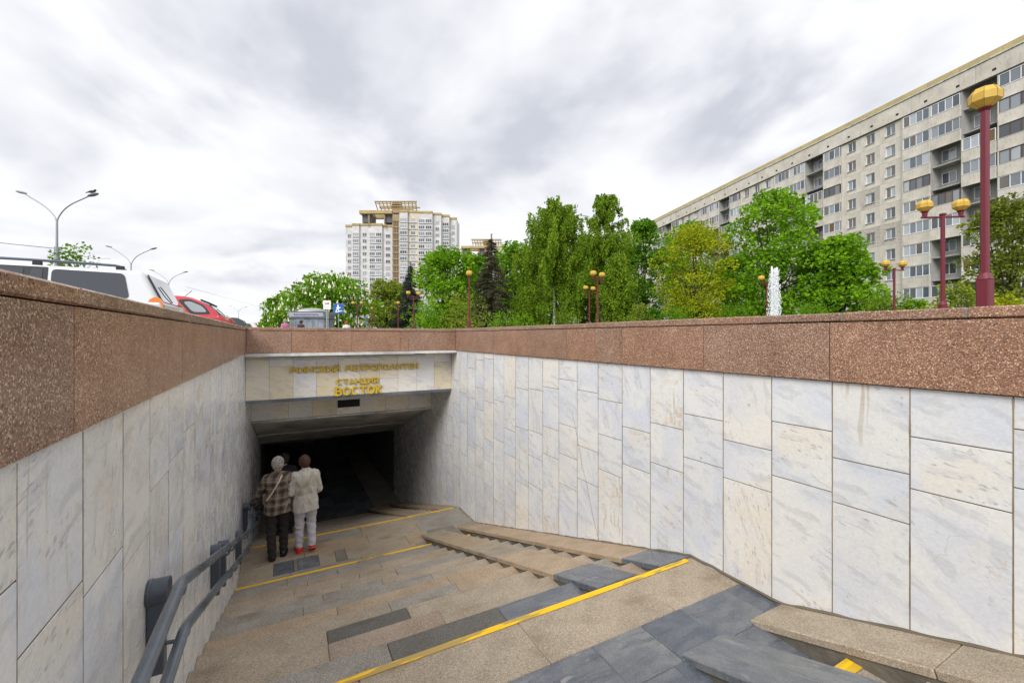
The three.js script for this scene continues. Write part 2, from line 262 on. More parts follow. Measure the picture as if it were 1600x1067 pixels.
// keys count columns from z = E0 towards the tunnel; column k spans E0 - (k + 1) * PITCH .. E0 - k * PITCH, joints below eye level
const jointsL = { 1: [-.6], 2: [-.80], 3: [-.86, -1.5], 4: [-.96, -1.4], 5: [-.77, -1.33], 6: [-.73, -1.2, -1.75], 7: [-.64, -1.03, -1.7] };
function ceilY(z) { return z > ZLIN2 ? GB : z > -14.25 ? EYE - 1.76 + (z - ZLIN2) * 0.32 : EYE - 3.06; }
const seamM = std({ map: dirtMap, color: lin(0.36, 0.275, 0.185), roughness: 0.95 }), beadM = std({ map: dirtMap, color: lin(0.33, 0.27, 0.195), roughness: 0.95, bumpMap: coarseBump, bumpScale: 0.01 });
function sideWall(x, sgn, name, label, joints, granJ, copeJ) {
  const g = thing(name, label, 'wall');
  const face = (name_, mat, y0, y1, z0, z1, proud, th, swap) => { const xa = x - sgn * proud, xb = xa + sgn * th; return block(name_, mat, g, Math.min(xa, xb), Math.max(xa, xb), y0, y1, z0, z1, 0.0008, swap); };
  // core behind the stones, seen only in the joints
  block('mortar_bed', mortar, g, Math.min(x + sgn * 0.0012, x + sgn * 0.34), Math.max(x + sgn * 0.0012, x + sgn * 0.34), Y3 - 0.4, EYE + 0.085, ZPAR - 0.34, ZEND - 0.01, 0.001);
  block('mortar_bed', mortar, g, Math.min(x + sgn * 0.0012, x + sgn * 0.34), Math.max(x + sgn * 0.0012, x + sgn * 0.34), Y3 - 0.4, -0.02, -14.3, ZPAR - 0.341, 0.001);
  for (let k = -9; k <= 33; k++) {
    const zb = E0 - k * PITCH, za = zb - PITCH, fl = Math.min(floorY(za + 0.01), floorY(zb - 0.01)) - 0.03, top = zb < ZLIN ? Math.min(ceilY(zb) + 0.05, zb > ZLIN2 ? EYE - 0.78 : 9) : GB, across = zb > ZLIN && za < ZLIN;
    if (zb > ZEND + 0.1) continue;
    let js = joints[k]?.map((v) => v + EYE);
    const ys = [top];
    if (across) { ys.push(EYE - 0.78); js = [-1.14, -1.74, -2.38].map((v) => v + EYE); }
    if (js) ys.push(...js);
    while (ys[ys.length - 1] - fl > (js ? 1.35 : 0.95)) ys.push(ys[ys.length - 1] - rr(0.38, 0.72));
    if (!js && ys.length === 1 && top - fl > 0.6) ys.push(top - rr(0.3, 0.6) * (top - fl));
    ys.push(fl);
    for (let i = 0; i + 1 < ys.length; i++) {
      if (ys[i] - ys[i + 1] < 0.04) continue;
      const za2 = zb > ZLIN && za < ZLIN && ys[i] > EYE - 0.77 ? ZLIN + 0.003 : za;      // no stone above the tunnel roof
      const m = pick(marble);
      face('marble_panel', m, ys[i + 1] + 0.0032, ys[i] - 0.0032, za2 + 0.0024, zb - 0.0024, rr(0.0, 0.002), 0.03, rnd() < 0.15);
    }
  }
  for (let k = -4; k <= 24; k++) {                              // ragged mortar smeared along the upright joints
    const z = E0 - k * PITCH, y0 = floorY(z - 0.01), y1 = GB - 0.01, P = [], I = []; let y = y0, n = 0; const w0 = rnd();
    while (y < y1) { const f = sgn > 0 ? 0.0018 + 0.0034 * Math.pow(vn(y * 7 + k * 3.7, w0 * 50, 9999), 2) : 0.0012; for (const e of [-1, 1]) P.push(x - sgn * 0.0022, y, z + e * (f + rr(0, 0.0009))); if (n) { const a = (n - 1) * 2; I.push(a, a + 1, a + 2, a + 1, a + 3, a + 2); } n++; y += rr(0.015, 0.05); }
    const geo = new THREE.BufferGeometry(); geo.setAttribute('position', new THREE.Float32BufferAttribute(P, 3)); geo.setAttribute('uv', new THREE.Float32BufferAttribute(P.flatMap((v, i) => i % 3 === 2 ? [v, P[i - 1]] : []), 2)); geo.setIndex(I); geo.computeVertexNormals();
    mesh('mortar_seam', geo, seamM, g);
  }
  for (let i = 0; i + 1 < granJ.length; i++) face('granite_panel', pick(granite), GB + 0.004, EYE + 0.088, granJ[i + 1] + 0.0025, granJ[i] - 0.0025, 0.028 + rr(-0.001, 0.001), 0.05);
  for (let i = 0; i + 1 < copeJ.length; i++) {
    const xa = x - sgn * 0.036, xb = x + sgn * 0.38;
    block('coping_stone', pick(granite), g, Math.min(xa, xb), Math.max(xa, xb), EYE + 0.094 + rr(-0.0015, 0.0015), TOP + rr(-0.002, 0.002), copeJ[i + 1] + 0.006, copeJ[i] - 0.006, 0.007);
  }
  for (const z of copeJ.slice(1, -1)) { const xa = x - sgn * 0.03, xb = x + sgn * 0.375; block('coping_mortar', concrete, g, Math.min(xa, xb), Math.max(xa, xb), EYE + 0.096, TOP - 0.006, z - 0.0058, z + 0.0058, 0.001); }
  for (let i = 0; i + 1 < granJ.length; i++) { const xa = x + sgn * 0.345, xb = x + sgn * 0.375; block('outer_panel', pick(granite), g, Math.min(xa, xb), Math.max(xa, xb), 0.004, EYE + 0.09, granJ[i + 1] + 0.0025, granJ[i] - 0.0025, 0.003); }
  return g;
}
const wallR = sideWall(XR, 1, 'stair_wall', 'long pale marble retaining wall with brown granite parapet on the lantern side of the stairs', jointsR,
  [ZEND, 1.4, 0.3, -0.62, -1.51, -2.47, -3.47, -3.92, -4.48, -5.5, -6.51, -7.31, ZPAR + 0.002], [ZEND, 1.3, 0.1, -0.87, -1.44, -1.98, -2.49, -3.4, -4.1, -4.75, -5.6, -6.6, -7.6, ZPAR - 0.4]);
sideWall(XL, -1, 'stair_wall', 'marble retaining wall with brown granite parapet behind the grey handrail', jointsL,
  [ZEND, 1.2, 0.1, -0.85, -1.75, -2.67, -3.32, -4.28, -5.2, -6.1, -7.2, ZPAR + 0.002], [ZEND, 1.0, -0.1, -0.95, -1.78, -2.82, -3.32, -4.3, -5.3, -6.4, -7.5, ZPAR - 0.4]);

{ // mortar bead at the foot of the wall along ramps and landings, and the crack through the panels
  const prof = [[1.95, -0.006], [-1.83, Y1 + 0.016], [N1, Y1 + 0.012], [-7.47, Y2 + 0.018], [N2, Y2 + 0.012]], pts = [];
  for (let i = 0; i + 1 < prof.length; i++) { const n = Math.round((prof[i][0] - prof[i + 1][0]) / 0.07); for (let k = 0; k < n; k++) { const z = lerp(prof[i][0], prof[i + 1][0], k / n); pts.push(v3(XR + 0.002 - 0.006 * rnd(), lerp(prof[i][1], prof[i + 1][1], k / n) + rr(-0.004, 0.007), z)); } }
  mesh('mortar_bead', tube(pts, 0.013, 6, pts.length * 2), beadM, wallR);
  const ck = [[-0.95, -4.40], [-1.10, -4.337], [-1.565, -4.191], [-1.773, -4.098], [-2.055, -4.008], [-2.36, -3.87]]; mesh('crack', tube(ck.map(([y, z]) => v3(XR - 0.0022, y + EYE, z)), 0.0019, 5, 40), seamM, wallR);
}

// ---------------------------------------------------------------- stairs, landings, ramps
const IN0 = 2.15, IN1 = 2.57, OUT0 = 2.83;                    // inner ramp x range, outer ramp inner edge
const stepPick = () => { const r = rnd(); return r < 0.4 ? stepM.beige : r < 0.64 ? stepM.grey : r < 0.82 ? stepM.pink : r < 0.94 ? stepM.warm : stepM.pale; };
function stoneRow(g, name, y, z0, z1, x0, x1, th, cuts, mats) {   // a row of slabs from x0 to x1, front edge at z0 (smaller z)
  let xs = [x0];
  if (cuts) xs.push(...cuts, x1); else { while (x1 - xs[xs.length - 1] > 1.5) xs.push(xs[xs.length - 1] + rr(0.62, 1.35)); xs.push(x1); }
  for (let i = 0; i + 1 < xs.length; i++) {
    const dz = rr(-0.003, 0.003), dy = rr(-0.0025, 0.0025);
    const m = block(name, mats ? mats[i % mats.length] : stepPick(), g, xs[i] + 0.0012, xs[i + 1] - 0.0012, y - th + dy, y + dy, z0 + dz, z1 - 0.0025, 0.006);
    m.rotation.x = rr(-0.002, 0.002); m.rotation.z = rr(-0.0012, 0.0012);
  }
}
function flight(g, n0, y0, patched) {                               // nosing 0 is the edge of the landing above
  for (let k = 1; k <= 12; k++) {
    const z0 = n0 - k * TREAD, y = y0 - k * RISE;
    const base = pick([stepM.beige, stepM.grey, stepM.pink, stepM.warm, stepM.grey]), rowMats = [base, base, stepPick(), base];
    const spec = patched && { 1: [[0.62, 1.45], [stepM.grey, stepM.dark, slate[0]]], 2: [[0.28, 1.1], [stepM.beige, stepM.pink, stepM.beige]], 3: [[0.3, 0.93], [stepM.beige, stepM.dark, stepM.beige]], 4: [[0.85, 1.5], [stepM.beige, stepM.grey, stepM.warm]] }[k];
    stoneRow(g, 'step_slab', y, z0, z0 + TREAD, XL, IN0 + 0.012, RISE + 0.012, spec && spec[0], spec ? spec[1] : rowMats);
    stoneRow(g, 'step_slab', y, z0, z0 + TREAD, IN1 - 0.012, OUT0 + 0.012, RISE + 0.012);
  }
}
function ramp(g, za, ya, zb, yb, x0, x1, cuts, mats) {           // sloping strip of slabs on a mortar wedge
  const len = Math.hypot(zb - za, yb - ya), ang = Math.atan2(ya - yb, za - zb);
  const ts = [0, ...cuts, 1];
  for (let i = 0; i + 1 < ts.length; i++) {
    const t0 = ts[i] + 0.0006, t1 = ts[i + 1] - 0.0006, t = (t0 + t1) / 2;
    const m = mesh('ramp_slab', cbox(x1 - x0, 0.05, (t1 - t0) * len, 0.006, undefined, undefined, rnd() < 0.5), mats[i % mats.length], g, [(x0 + x1) / 2 + rr(-0.004, 0.004), lerp(ya, yb, t) - 0.025 / Math.cos(ang), lerp(za, zb, t)]);
    m.rotation.x = -ang;
  }
  const s = new THREE.Shape([[-za, ya - 0.04], [-zb, yb - 0.045], [-zb, yb - 0.5], [-za, ya - 0.5]].map(([a, b]) => new THREE.Vector2(a, b)));
  const e = new THREE.ExtrudeGeometry(s, { depth: x1 - x0 - 0.03, bevelEnabled: false, steps: 1 }); e.rotateY(Math.PI / 2); e.translate(x0 + 0.015, 0, 0);
  mesh('ramp_bed', e, mortarGrey, g);
}
const tapeTex = (worn) => tex(256, 1, (x, y) => { const n = fbm(x * 22, y * 10, 22, 4), w = fbm(x * 5 + worn * 3, 0.5, 5, 3); const k = sstep(0.5 + worn * -0.05, 0.56, n * 0.45 + w * 0.55) * worn; return mixc([0.98, 0.76, 0.02], [0.62, 0.54, 0.38], k); });
const tapeM = [0.4, 0.98, 0.8].map((w) => { const t = tapeTex(w); t.repeat.set(0.33, 4); return std({ map: t, roughness: 0.6 }); });
function tape(x0, x1, y, z0, z1, label, worn) {
  const m = mesh(numbered('yellow_tape'), cbox(x1 - x0, 0.004, z1 - z0, 0.001), tapeM[worn], null, [(x0 + x1) / 2, y + 0.0035, (z0 + z1) / 2]);
  tag(m, label, 'tape', 'yellow warning strips on the steps'); return m;
}
{
  const st = struct('stairs', 'wide granite and slate stairs going down to the passage');
  // flight up behind the camera
  for (let k = 0; k < 10; k++) { const z0 = UP0 + k * TREAD, y = Y1 + RISE * (k + 1); stoneRow(st, 'step_slab', y, z0, z0 + TREAD, XL, IN0 + 0.012, RISE + 0.012); stoneRow(st, 'step_slab', y, z0, z0 + TREAD, IN1 - 0.012, OUT0 + 0.012, RISE + 0.012, null, [stepM.beige]); }
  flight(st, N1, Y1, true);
  flight(st, N2, Y2, false);
  const R = stepM.ramp, B = stepM.warm, D = stepM.beige;
  for (const [x0, x1, i] of [[IN0, IN1, 0], [OUT0, XR - 0.002, 1]]) {
    ramp(st, N1 + 0.0, Y1 + 0.012, -7.47, Y2 + 0.018, x0, x1, i ? [0.1, 0.36, 0.68] : [0.055, 0.13, 0.36, 0.56, 0.85], i ? [slate[0], R, R, R] : [slate[1], slate[0], R, D, B, D]);
    ramp(st, N2 - 0.02, Y2 + 0.012, -13.2, Y3 + 0.018, x0, x1, [0.2, 0.4, 0.6, 0.8], [D, B]);
    ramp(st, 1.95, 0.004 - 0.01, -1.83, Y1 + 0.016, x0, x1, i ? [0.25, 0.5, 0.75] : [0.3, 0.66], i ? [D, stepM.beige, stepM.beige, stepM.pale] : [slate[2], slate[0], slate[2]]);
  }
  // landings
  const la = struct('upper_landing', 'landing of dark slate slabs behind a beige granite edge');
  block('landing_bed', mortarGrey, la, XL, XR, Y1 - 0.3, Y1 - 0.03, N1 + 0.01, UP0 + 0.8, 0.002);
  stoneRow(la, 'edge_slab', Y1, N1, -2.16, XL, XR, 0.13, [0.38, 1.42, 2.48], [stepM.beige]);
  stoneRow(la, 'slate_slab', Y1, -2.16, -1.80, XL, XR, 0.05, [-0.1, 0.55, 1.02, 1.72, 2.14, 2.52, 3.02], [slate[1], slate[0], slate[1], slate[0], slate[2], slate[1], slate[0], slate[1]]);
  stoneRow(la, 'slate_slab', Y1, -1.80, -1.46, XL, XR, 0.05, [0.2, 0.8, 1.36, 2.05, 2.6], [slate[0], slate[1], slate[1], slate[0], slate[1], slate[0]]);
  stoneRow(la, 'slate_slab', Y1, -1.46, -1.0, XL, XR, 0.05, [0.0, 0.62, 1.3, 2.0], [slate[1], slate[0]]);
  const lb = struct('lower_landing', 'landing of worn beige granite slabs with dark slate patches');
  block('landing_bed', mortarGrey, lb, XL, XR, Y2 - 0.3, Y2 - 0.03, N2 + 0.01, -6.6, 0.002);
  stoneRow(lb, 'floor_slab', Y2, -7.22, N1 - 12 * TREAD - 0.002, XL, XR, 0.06, [0.1, 1.1, 2.0], [stepM.beige, stepM.grey, stepM.beige, stepM.grey]);
  stoneRow(lb, 'floor_slab', Y2, -7.62, -7.22, XL, XR, 0.06, [-0.13, 0.14, 0.2, 0.5, 0.74, 0.9, 1.9, 2.3, 2.8], [stepM.beige, slate[0], stepM.mid, slate[2], stepM.beige, stepM.mid, stepM.beige, stepM.warm, stepM.mid, stepM.grey]);
  stoneRow(lb, 'floor_slab', Y2, -8.02, -7.62, XL, XR, 0.06, [0.3, 1.3, 2.2], [stepM.beige, stepM.warm, stepM.beige, stepM.grey]);
  stoneRow(lb, 'floor_slab', Y2, N2, -8.02, XL, XR, 0.13, [0.2, 1.25, 2.3], [stepM.beige, stepM.grey]);
  const lc = struct('passage_floor', 'dark polished slate floor of the underground passage');
  block('floor_bed', mortarGrey, lc, XL, XR, Y3 - 0.3, Y3 - 0.03, -23.2, N2 - 12 * TREAD + 0.3, 0.002);
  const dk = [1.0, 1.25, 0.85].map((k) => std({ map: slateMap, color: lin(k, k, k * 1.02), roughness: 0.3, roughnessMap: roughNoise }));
  const zf = N2 - 12 * TREAD - 0.002;
  for (let j = 0; j < 15; j++) {
    const z1 = zf - j * 0.7, z0 = z1 - 0.7; let xs = [XL, -0.2]; while (xs[xs.length - 1] < 2.4) xs.push(xs[xs.length - 1] + 0.52); xs.push(XR);
    for (let i = 0; i + 1 < xs.length; i++) block('floor_tile', i === 0 || i + 2 === xs.length ? stepM.grey : pick(dk), lc, xs[i] + 0.004, xs[i + 1] - 0.004, Y3 - 0.04, Y3 + rr(-0.001, 0.001), z0 + 0.004, z1 - 0.004, 0.003);
  }
  const q = 0.048;
  tape(XL + 0.02, XR - 0.08, Y1, N1 + 0.004, N1 + 0.004 + q, 'long yellow tape on the slate landing edge at the top of the lower stairs', 2);
  tape(XL + 0.01, 1.0, Y1 - 12 * RISE, N1 - 12 * TREAD + 0.006, N1 - 12 * TREAD + q, 'yellow tape on the bottom step behind the two walking women', 0);
  tape(1.0, IN0 - 0.12, Y1 - 12 * RISE, N1 - 12 * TREAD + 0.006, N1 - 12 * TREAD + q, 'worn faded yellow tape in the middle of the bottom step', 1);
  tape(IN0 - 0.12, IN0 - 0.004, Y1 - 12 * RISE, N1 - 12 * TREAD + 0.006, N1 - 12 * TREAD + q, 'short end of yellow tape on the bottom step against the inner ramp', 0);
  tape(IN1 + 0.02, OUT0 - 0.004, Y1 - 12 * RISE, N1 - 12 * TREAD + 0.006, N1 - 12 * TREAD + q + 0.03, 'short yellow tape on the bottom step between the two ramps', 0);
  tape(XL + 0.03, XR - 0.12, Y2, N2 + 0.006, N2 + q, 'long yellow tape on the landing edge in the tunnel mouth', 0);
  tape(IN1 + 0.03, OUT0 + 0.004, Y1 + RISE, UP0 + 0.006, UP0 + 0.085, 'short wide yellow tape between ramps on the lowest step of the upper stairs', 0);
}

// ---------------------------------------------------------------- tunnel mouth: parapet, lintels, ceiling, far wall
{
  const p = thing('underpass_portal', 'tunnel mouth with granite parapet, cream marble lintel and sloping ceiling', 'portal');
  block('parapet_core', concrete, p, XL - 0.3, XR + 0.3, GB + 0.02, EYE + 0.085, ZPAR - 0.32, ZPAR - 0.01, 0.002);
  const gx = [XL + 0.03, 0.13, 1.13, 2.02, 2.18, XR - 0.03];
  for (let i = 0; i + 1 < gx.length; i++) block('granite_panel', pick(granite), p, gx[i] + 0.002, gx[i + 1] - 0.002, GB + 0.004, EYE + 0.088, ZPAR - 0.03, ZPAR + rr(-0.001, 0.001), 0.003);
  const cx = [XL + 0.04, 0.55, 1.45, 2.35, XR - 0.04];
  for (let i = 0; i + 1 < cx.length; i++) block('coping_stone', pick(granite), p, cx[i] + 0.002, cx[i + 1] - 0.002, EYE + 0.094, TOP - 0.001, ZPAR - 0.36, ZPAR + 0.012, 0.007);
  // slab with a white metal drip edge under the parapet
  block('slab', concrete, p, XL - 0.3, XR + 0.3, GB - 0.045, GB - 0.002, ZLIN - 0.3, ZPAR - 0.006, 0.002);
  block('drip_edge', whiteMetal, p, XL + 0.004, 2.3, GB - 0.056, GB - 0.001, ZPAR - 0.004, ZPAR + 0.026, 0.003);
  block('drip_edge', whiteMetal, p, 2.304, XR - 0.002, GB - 0.05, GB - 0.001, ZPAR - 0.004, ZPAR + 0.024, 0.003);
  // first lintel
  block('lintel_core', concrete, p, XL - 0.3, XR + 0.3, EYE - 1.16, GB - 0.047, ZLIN - 0.3, ZLIN - 0.006, 0.002);
  const lx = [XL + 0.002, -0.22, 0.16, 0.55, 0.93, 1.32, 1.7, 2.06, 2.44, 2.82, XR - 0.002];
  const split = [0.07, 0.2, 0.09, 0.27, 0.55, 0.2, 0.5, 0.24, 0.1, 0.2], tint = [3, 2, 1, 2, 1, 2, 0, 1, 1, 2], yT = GB - 0.05, yB = EYE - 1.135;
  for (let i = 0; i + 1 < lx.length; i++) {
    const ys = split[i] ? [yT, yT - split[i], yB] : [yT, yT - 0.12, yB];
    for (let k = 0; k < 2; k++) block('lintel_panel', marbleLintel[(tint[i] + k) % 4], p, lx[i] + 0.002, lx[i + 1] - 0.002, ys[k + 1] + 0.0015, ys[k] - 0.0015, ZLIN - 0.025, ZLIN + rr(-0.001, 0.001), 0.002);
  }
  block('edge_strip', greyMetal, p, XL + 0.002, XR - 0.002, EYE - 1.19, EYE - 1.136, ZLIN - 0.31, ZLIN + 0.012, 0.003);
  // unlit strip lamp under the slab
  block('lamp_housing', whiteMetal, p, -0.24, 2.62, GB - 0.125, GB - 0.075, ZLIN + 0.003, ZLIN + 0.06, 0.006);
  // soffit and second lintel
  block('soffit', ceilingPaint, p, XL - 0.3, XR + 0.3, EYE - 1.12, EYE - 0.9, ZLIN2 - 0.3, ZLIN - 0.312, 0.002);
  const mx = [XL + 0.002, 0.1, 0.55, 1.04, 1.55, 2.1, 2.65, XR - 0.002];
  for (let i = 0; i + 1 < mx.length; i++) block('inner_lintel_panel', pick(marbleLintel), p, mx[i] + 0.002, mx[i + 1] - 0.002, EYE - 1.735, EYE - 1.122, ZLIN2 - 0.03, ZLIN2 + rr(-0.001, 0.001), 0.002);
  block('inner_lintel_core', concrete, p, XL - 0.3, XR + 0.3, EYE - 1.74, EYE - 1.123, ZLIN2 - 0.3, ZLIN2 - 0.032, 0.002);
  block('ceiling_trim', whiteMetal, p, XL + 0.004, XR - 0.004, EYE - 1.775, EYE - 1.742, ZLIN2 - 0.06, ZLIN2 + 0.015, 0.003);
  const ang = Math.atan(0.32);
  for (const [a, b, y] of [[-10.26, -12.3, 0], [-12.33, -14.25, -0.03]]) {
    const zc = (a + b) / 2, l = (a - b) / Math.cos(ang);
    const m = mesh('ceiling_panel', cbox(XR - XL - 0.02, 0.16, l, 0.004), ceilingPaint, p, [(XL + XR) / 2, EYE - 1.77 + (zc - ZLIN2) * 0.32 + 0.085 + y, zc]); m.rotation.x = -ang;
  }
  block('passage_ceiling', ceilingPaint, p, XL - 0.3, XR + 0.3, EYE - 3.06, EYE - 2.7, -23.4, -14.2, 0.002);
  block('roof_slab', concrete, p, XL - 0.4, XR + 0.4, -0.3, -0.006, -23.6, ZLIN - 0.31, 0.002);
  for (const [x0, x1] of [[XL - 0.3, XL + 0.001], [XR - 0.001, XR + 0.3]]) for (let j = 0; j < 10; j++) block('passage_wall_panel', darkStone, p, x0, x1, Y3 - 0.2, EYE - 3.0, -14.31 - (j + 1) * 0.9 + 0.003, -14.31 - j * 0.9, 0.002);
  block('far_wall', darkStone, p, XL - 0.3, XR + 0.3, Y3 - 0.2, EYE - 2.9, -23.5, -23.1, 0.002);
  block('far_wall_stripe', stepM.pale, p, XL, XR, Y3 + 0.17, Y3 + 0.24, -23.1, -23.07, 0.002);
  // vent grille
  const v = mesh('vent_grille', boxAt(1.06, 1.53, EYE - 1.585, EYE - 1.42, ZLIN2 + 0.003, ZLIN2 + 0.01), black, p);
  for (let i = 0; i < 16; i++) mesh('slat', cbox(0.009, 0.15, 0.012, 0.001), std({ color: lin(0.03, 0.03, 0.03), roughness: 0.6 }), v, [1.08 + i * 0.0287, EYE - 1.5025, ZLIN2 + 0.017]);
}

// ---------------------------------------------------------------- raised letters on the lintel
{
  const gold = std({ color: lin(0.82, 0.56, 0.03), roughness: 0.45, map: dirtMap }), rim = std({ color: lin(0.11, 0.035, 0.012), roughness: 0.7 });
  // strokes on a 1-high grid: L = polyline, A = arc (cx, cy, rx, ry, from, to in degrees)
  const L = (...p) => ({ p }), A = (cx, cy, rx, ry, a, b) => { const p = []; const n = Math.max(5, Math.ceil(Math.abs(b - a) / 18)); for (let i = 0; i <= n; i++) { const t = (a + (b - a) * i / n) * Math.PI / 180; p.push([cx + rx * Math.cos(t), cy + ry * Math.sin(t)]); } return { p }; };
  const G = {
    'М': [1.25, [L([0, 0], [0.32, 1]), L([0.32, 1], [0.62, 0.3]), L([0.62, 0.3], [0.93, 1]), L([0.93, 1], [1.25, 0])]],
    'И': [0.9, [L([0, 0], [0, 1]), L([0, 0.05], [0.9, 0.95]), L([0.9, 0], [0.9, 1])]],
    'Й': [0.9, [L([0, 0], [0, 1]), L([0, 0.05], [0.9, 0.95]), L([0.9, 0], [0.9, 1]), L([0.25, 1.3], [0.62, 1.3])]],
    'Н': [0.85, [L([0, 0], [0, 1]), L([0, 0.5], [0.85, 0.5]), L([0.85, 0], [0.85, 1])]],
    'С': [0.9, [A(0.5, 0.5, 0.5, 0.5, 48, 312)]],
    'К': [0.8, [L([0, 0], [0, 1]), L([0.02, 0.45], [0.78, 1]), L([0.2, 0.55], [0.8, 0])]],
    'Е': [0.72, [L([0, 0], [0, 1]), L([0, 0], [0.72, 0]), L([0, 0.5], [0.66, 0.5]), L([0, 1], [0.72, 1])]],
    'Т': [0.86, [L([0, 1], [0.86, 1]), L([0.43, 0], [0.43, 1])]],
    'Р': [0.72, [L([0, 0], [0, 1]), L([0, 1], [0.42, 1]), A(0.42, 0.7, 0.3, 0.3, 90, -90), L([0, 0.4], [0.42, 0.4])]],
    'О': [1.0, [A(0.5, 0.5, 0.5, 0.5, 0, 360)]],
    'П': [0.85, [L([0, 0], [0, 1]), L([0, 1], [0.85, 1]), L([0.85, 0], [0.85, 1])]],
    'Л': [0.9, [L([0, 0], [0.42, 1]), L([0.42, 1], [0.9, 0])]],
    'А': [0.95, [L([0, 0], [0.47, 1]), L([0.47, 1], [0.95, 0]), L([0.2, 0.3], [0.75, 0.3])]],
    'Ц': [0.92, [L([0, 0], [0, 1]), L([0, 0], [0.98, 0]), L([0.82, 0], [0.82, 1]), L([0.98, 0], [0.98, -0.2])]],
    'Я': [0.75, [L([0.75, 0], [0.75, 1]), L([0.75, 1], [0.35, 1]), A(0.35, 0.7, 0.3, 0.3, 90, 270), L([0.35, 0.4], [0.75, 0.4]), L([0.42, 0.4], [0, 0])]],
    'В': [0.78, [L([0, 0], [0, 1]), L([0, 1], [0.42, 1]), A(0.42, 0.77, 0.25, 0.23, 90, -90), L([0, 0.54], [0.42, 0.54]), A(0.48, 0.27, 0.3, 0.27, 90, -90), L([0, 0], [0.48, 0])]],
  };
  const strip = (pts, w) => {                                     // outline of a stroked polyline
    const l = [], r = [], n = pts.length, closed = n > 3 && Math.hypot(pts[0][0] - pts[n - 1][0], pts[0][1] - pts[n - 1][1]) < 1e-6;
    for (let i = 0; i < n; i++) {
      const a = pts[i === 0 ? (closed ? n - 2 : 0) : i - 1], b = pts[i === n - 1 ? (closed ? 1 : n - 1) : i + 1], d = Math.hypot(b[0] - a[0], b[1] - a[1]), nx = -(b[1] - a[1]) / d * w / 2, ny = (b[0] - a[0]) / d * w / 2;
      let [px, py] = pts[i]; if (!closed && n === 2) { const e = (i ? 1 : -1) * w * 0.36; px += (b[0] - a[0]) / d * e; py += (b[1] - a[1]) / d * e; }
      l.push(new THREE.Vector2(px + nx, py + ny)); r.push(new THREE.Vector2(px - nx, py - ny));
    }
    if (closed) { const s = new THREE.Shape(r.slice(0, -1)); s.holes.push(new THREE.Path(l.slice(0, -1))); return s; }
    return new THREE.Shape([...l, ...r.reverse()]);
  };
  function word(text, x0, x1, y, h, w, label, wordGap = 1.0, tilt = 0) {
    const g = thing('lettering_sign', label, 'sign');
    const gap = 0.38; let tot = 0; for (const c of text) tot += (c === ' ' ? wordGap : G[c][0] + gap); tot -= gap;
    const sx = (x1 - x0) / tot; let x = x0, i = 0;
    for (const c of text) {
      if (c === ' ') { x += wordGap * sx; continue; }
      const front = [], back = [];
      G[c][1].forEach((s, k) => {
        const pts = s.p.map(([a, b]) => [a * sx, b * h]);
        const e = new THREE.ExtrudeGeometry(strip(pts, w), { depth: 0.016, bevelEnabled: true, bevelThickness: 0.003, bevelSize: 0.002, bevelSegments: 1 }); e.translate(0, 0, 0.018 + k * 0.0007); front.push(e);
        const f = new THREE.ExtrudeGeometry(strip(pts, w * 1.1), { depth: 0.016, bevelEnabled: false }); f.translate(0.005, -0.007, 0.002 + k * 0.0005); back.push(f);
      });
      const m = mesh('letter', mergeGeometries(front), gold, g, [x, y + tilt * (x - x0), ZLIN]);
      mesh('letter_edge', mergeGeometries(back), rim, m);
      x += (G[c][0] + gap) * sx; i++;
    }
    return g;
  }
  word('МИНСКИЙ МЕТРОПОЛИТЕН', 0.115, 2.46, EYE - 0.664, 0.09, 0.02, 'long upper row of golden raised letters on the marble lintel', 0.75, 0.0);
  word('СТАНЦИЯ', 0.9, 1.65, EYE - 0.915, 0.088, 0.02, 'short middle row of small golden raised letters on the marble lintel');
  word('ВОСТОК', 0.885, 1.72, EYE - 1.122, 0.138, 0.032, 'bottom row of large bold golden raised letters on the marble lintel');
}

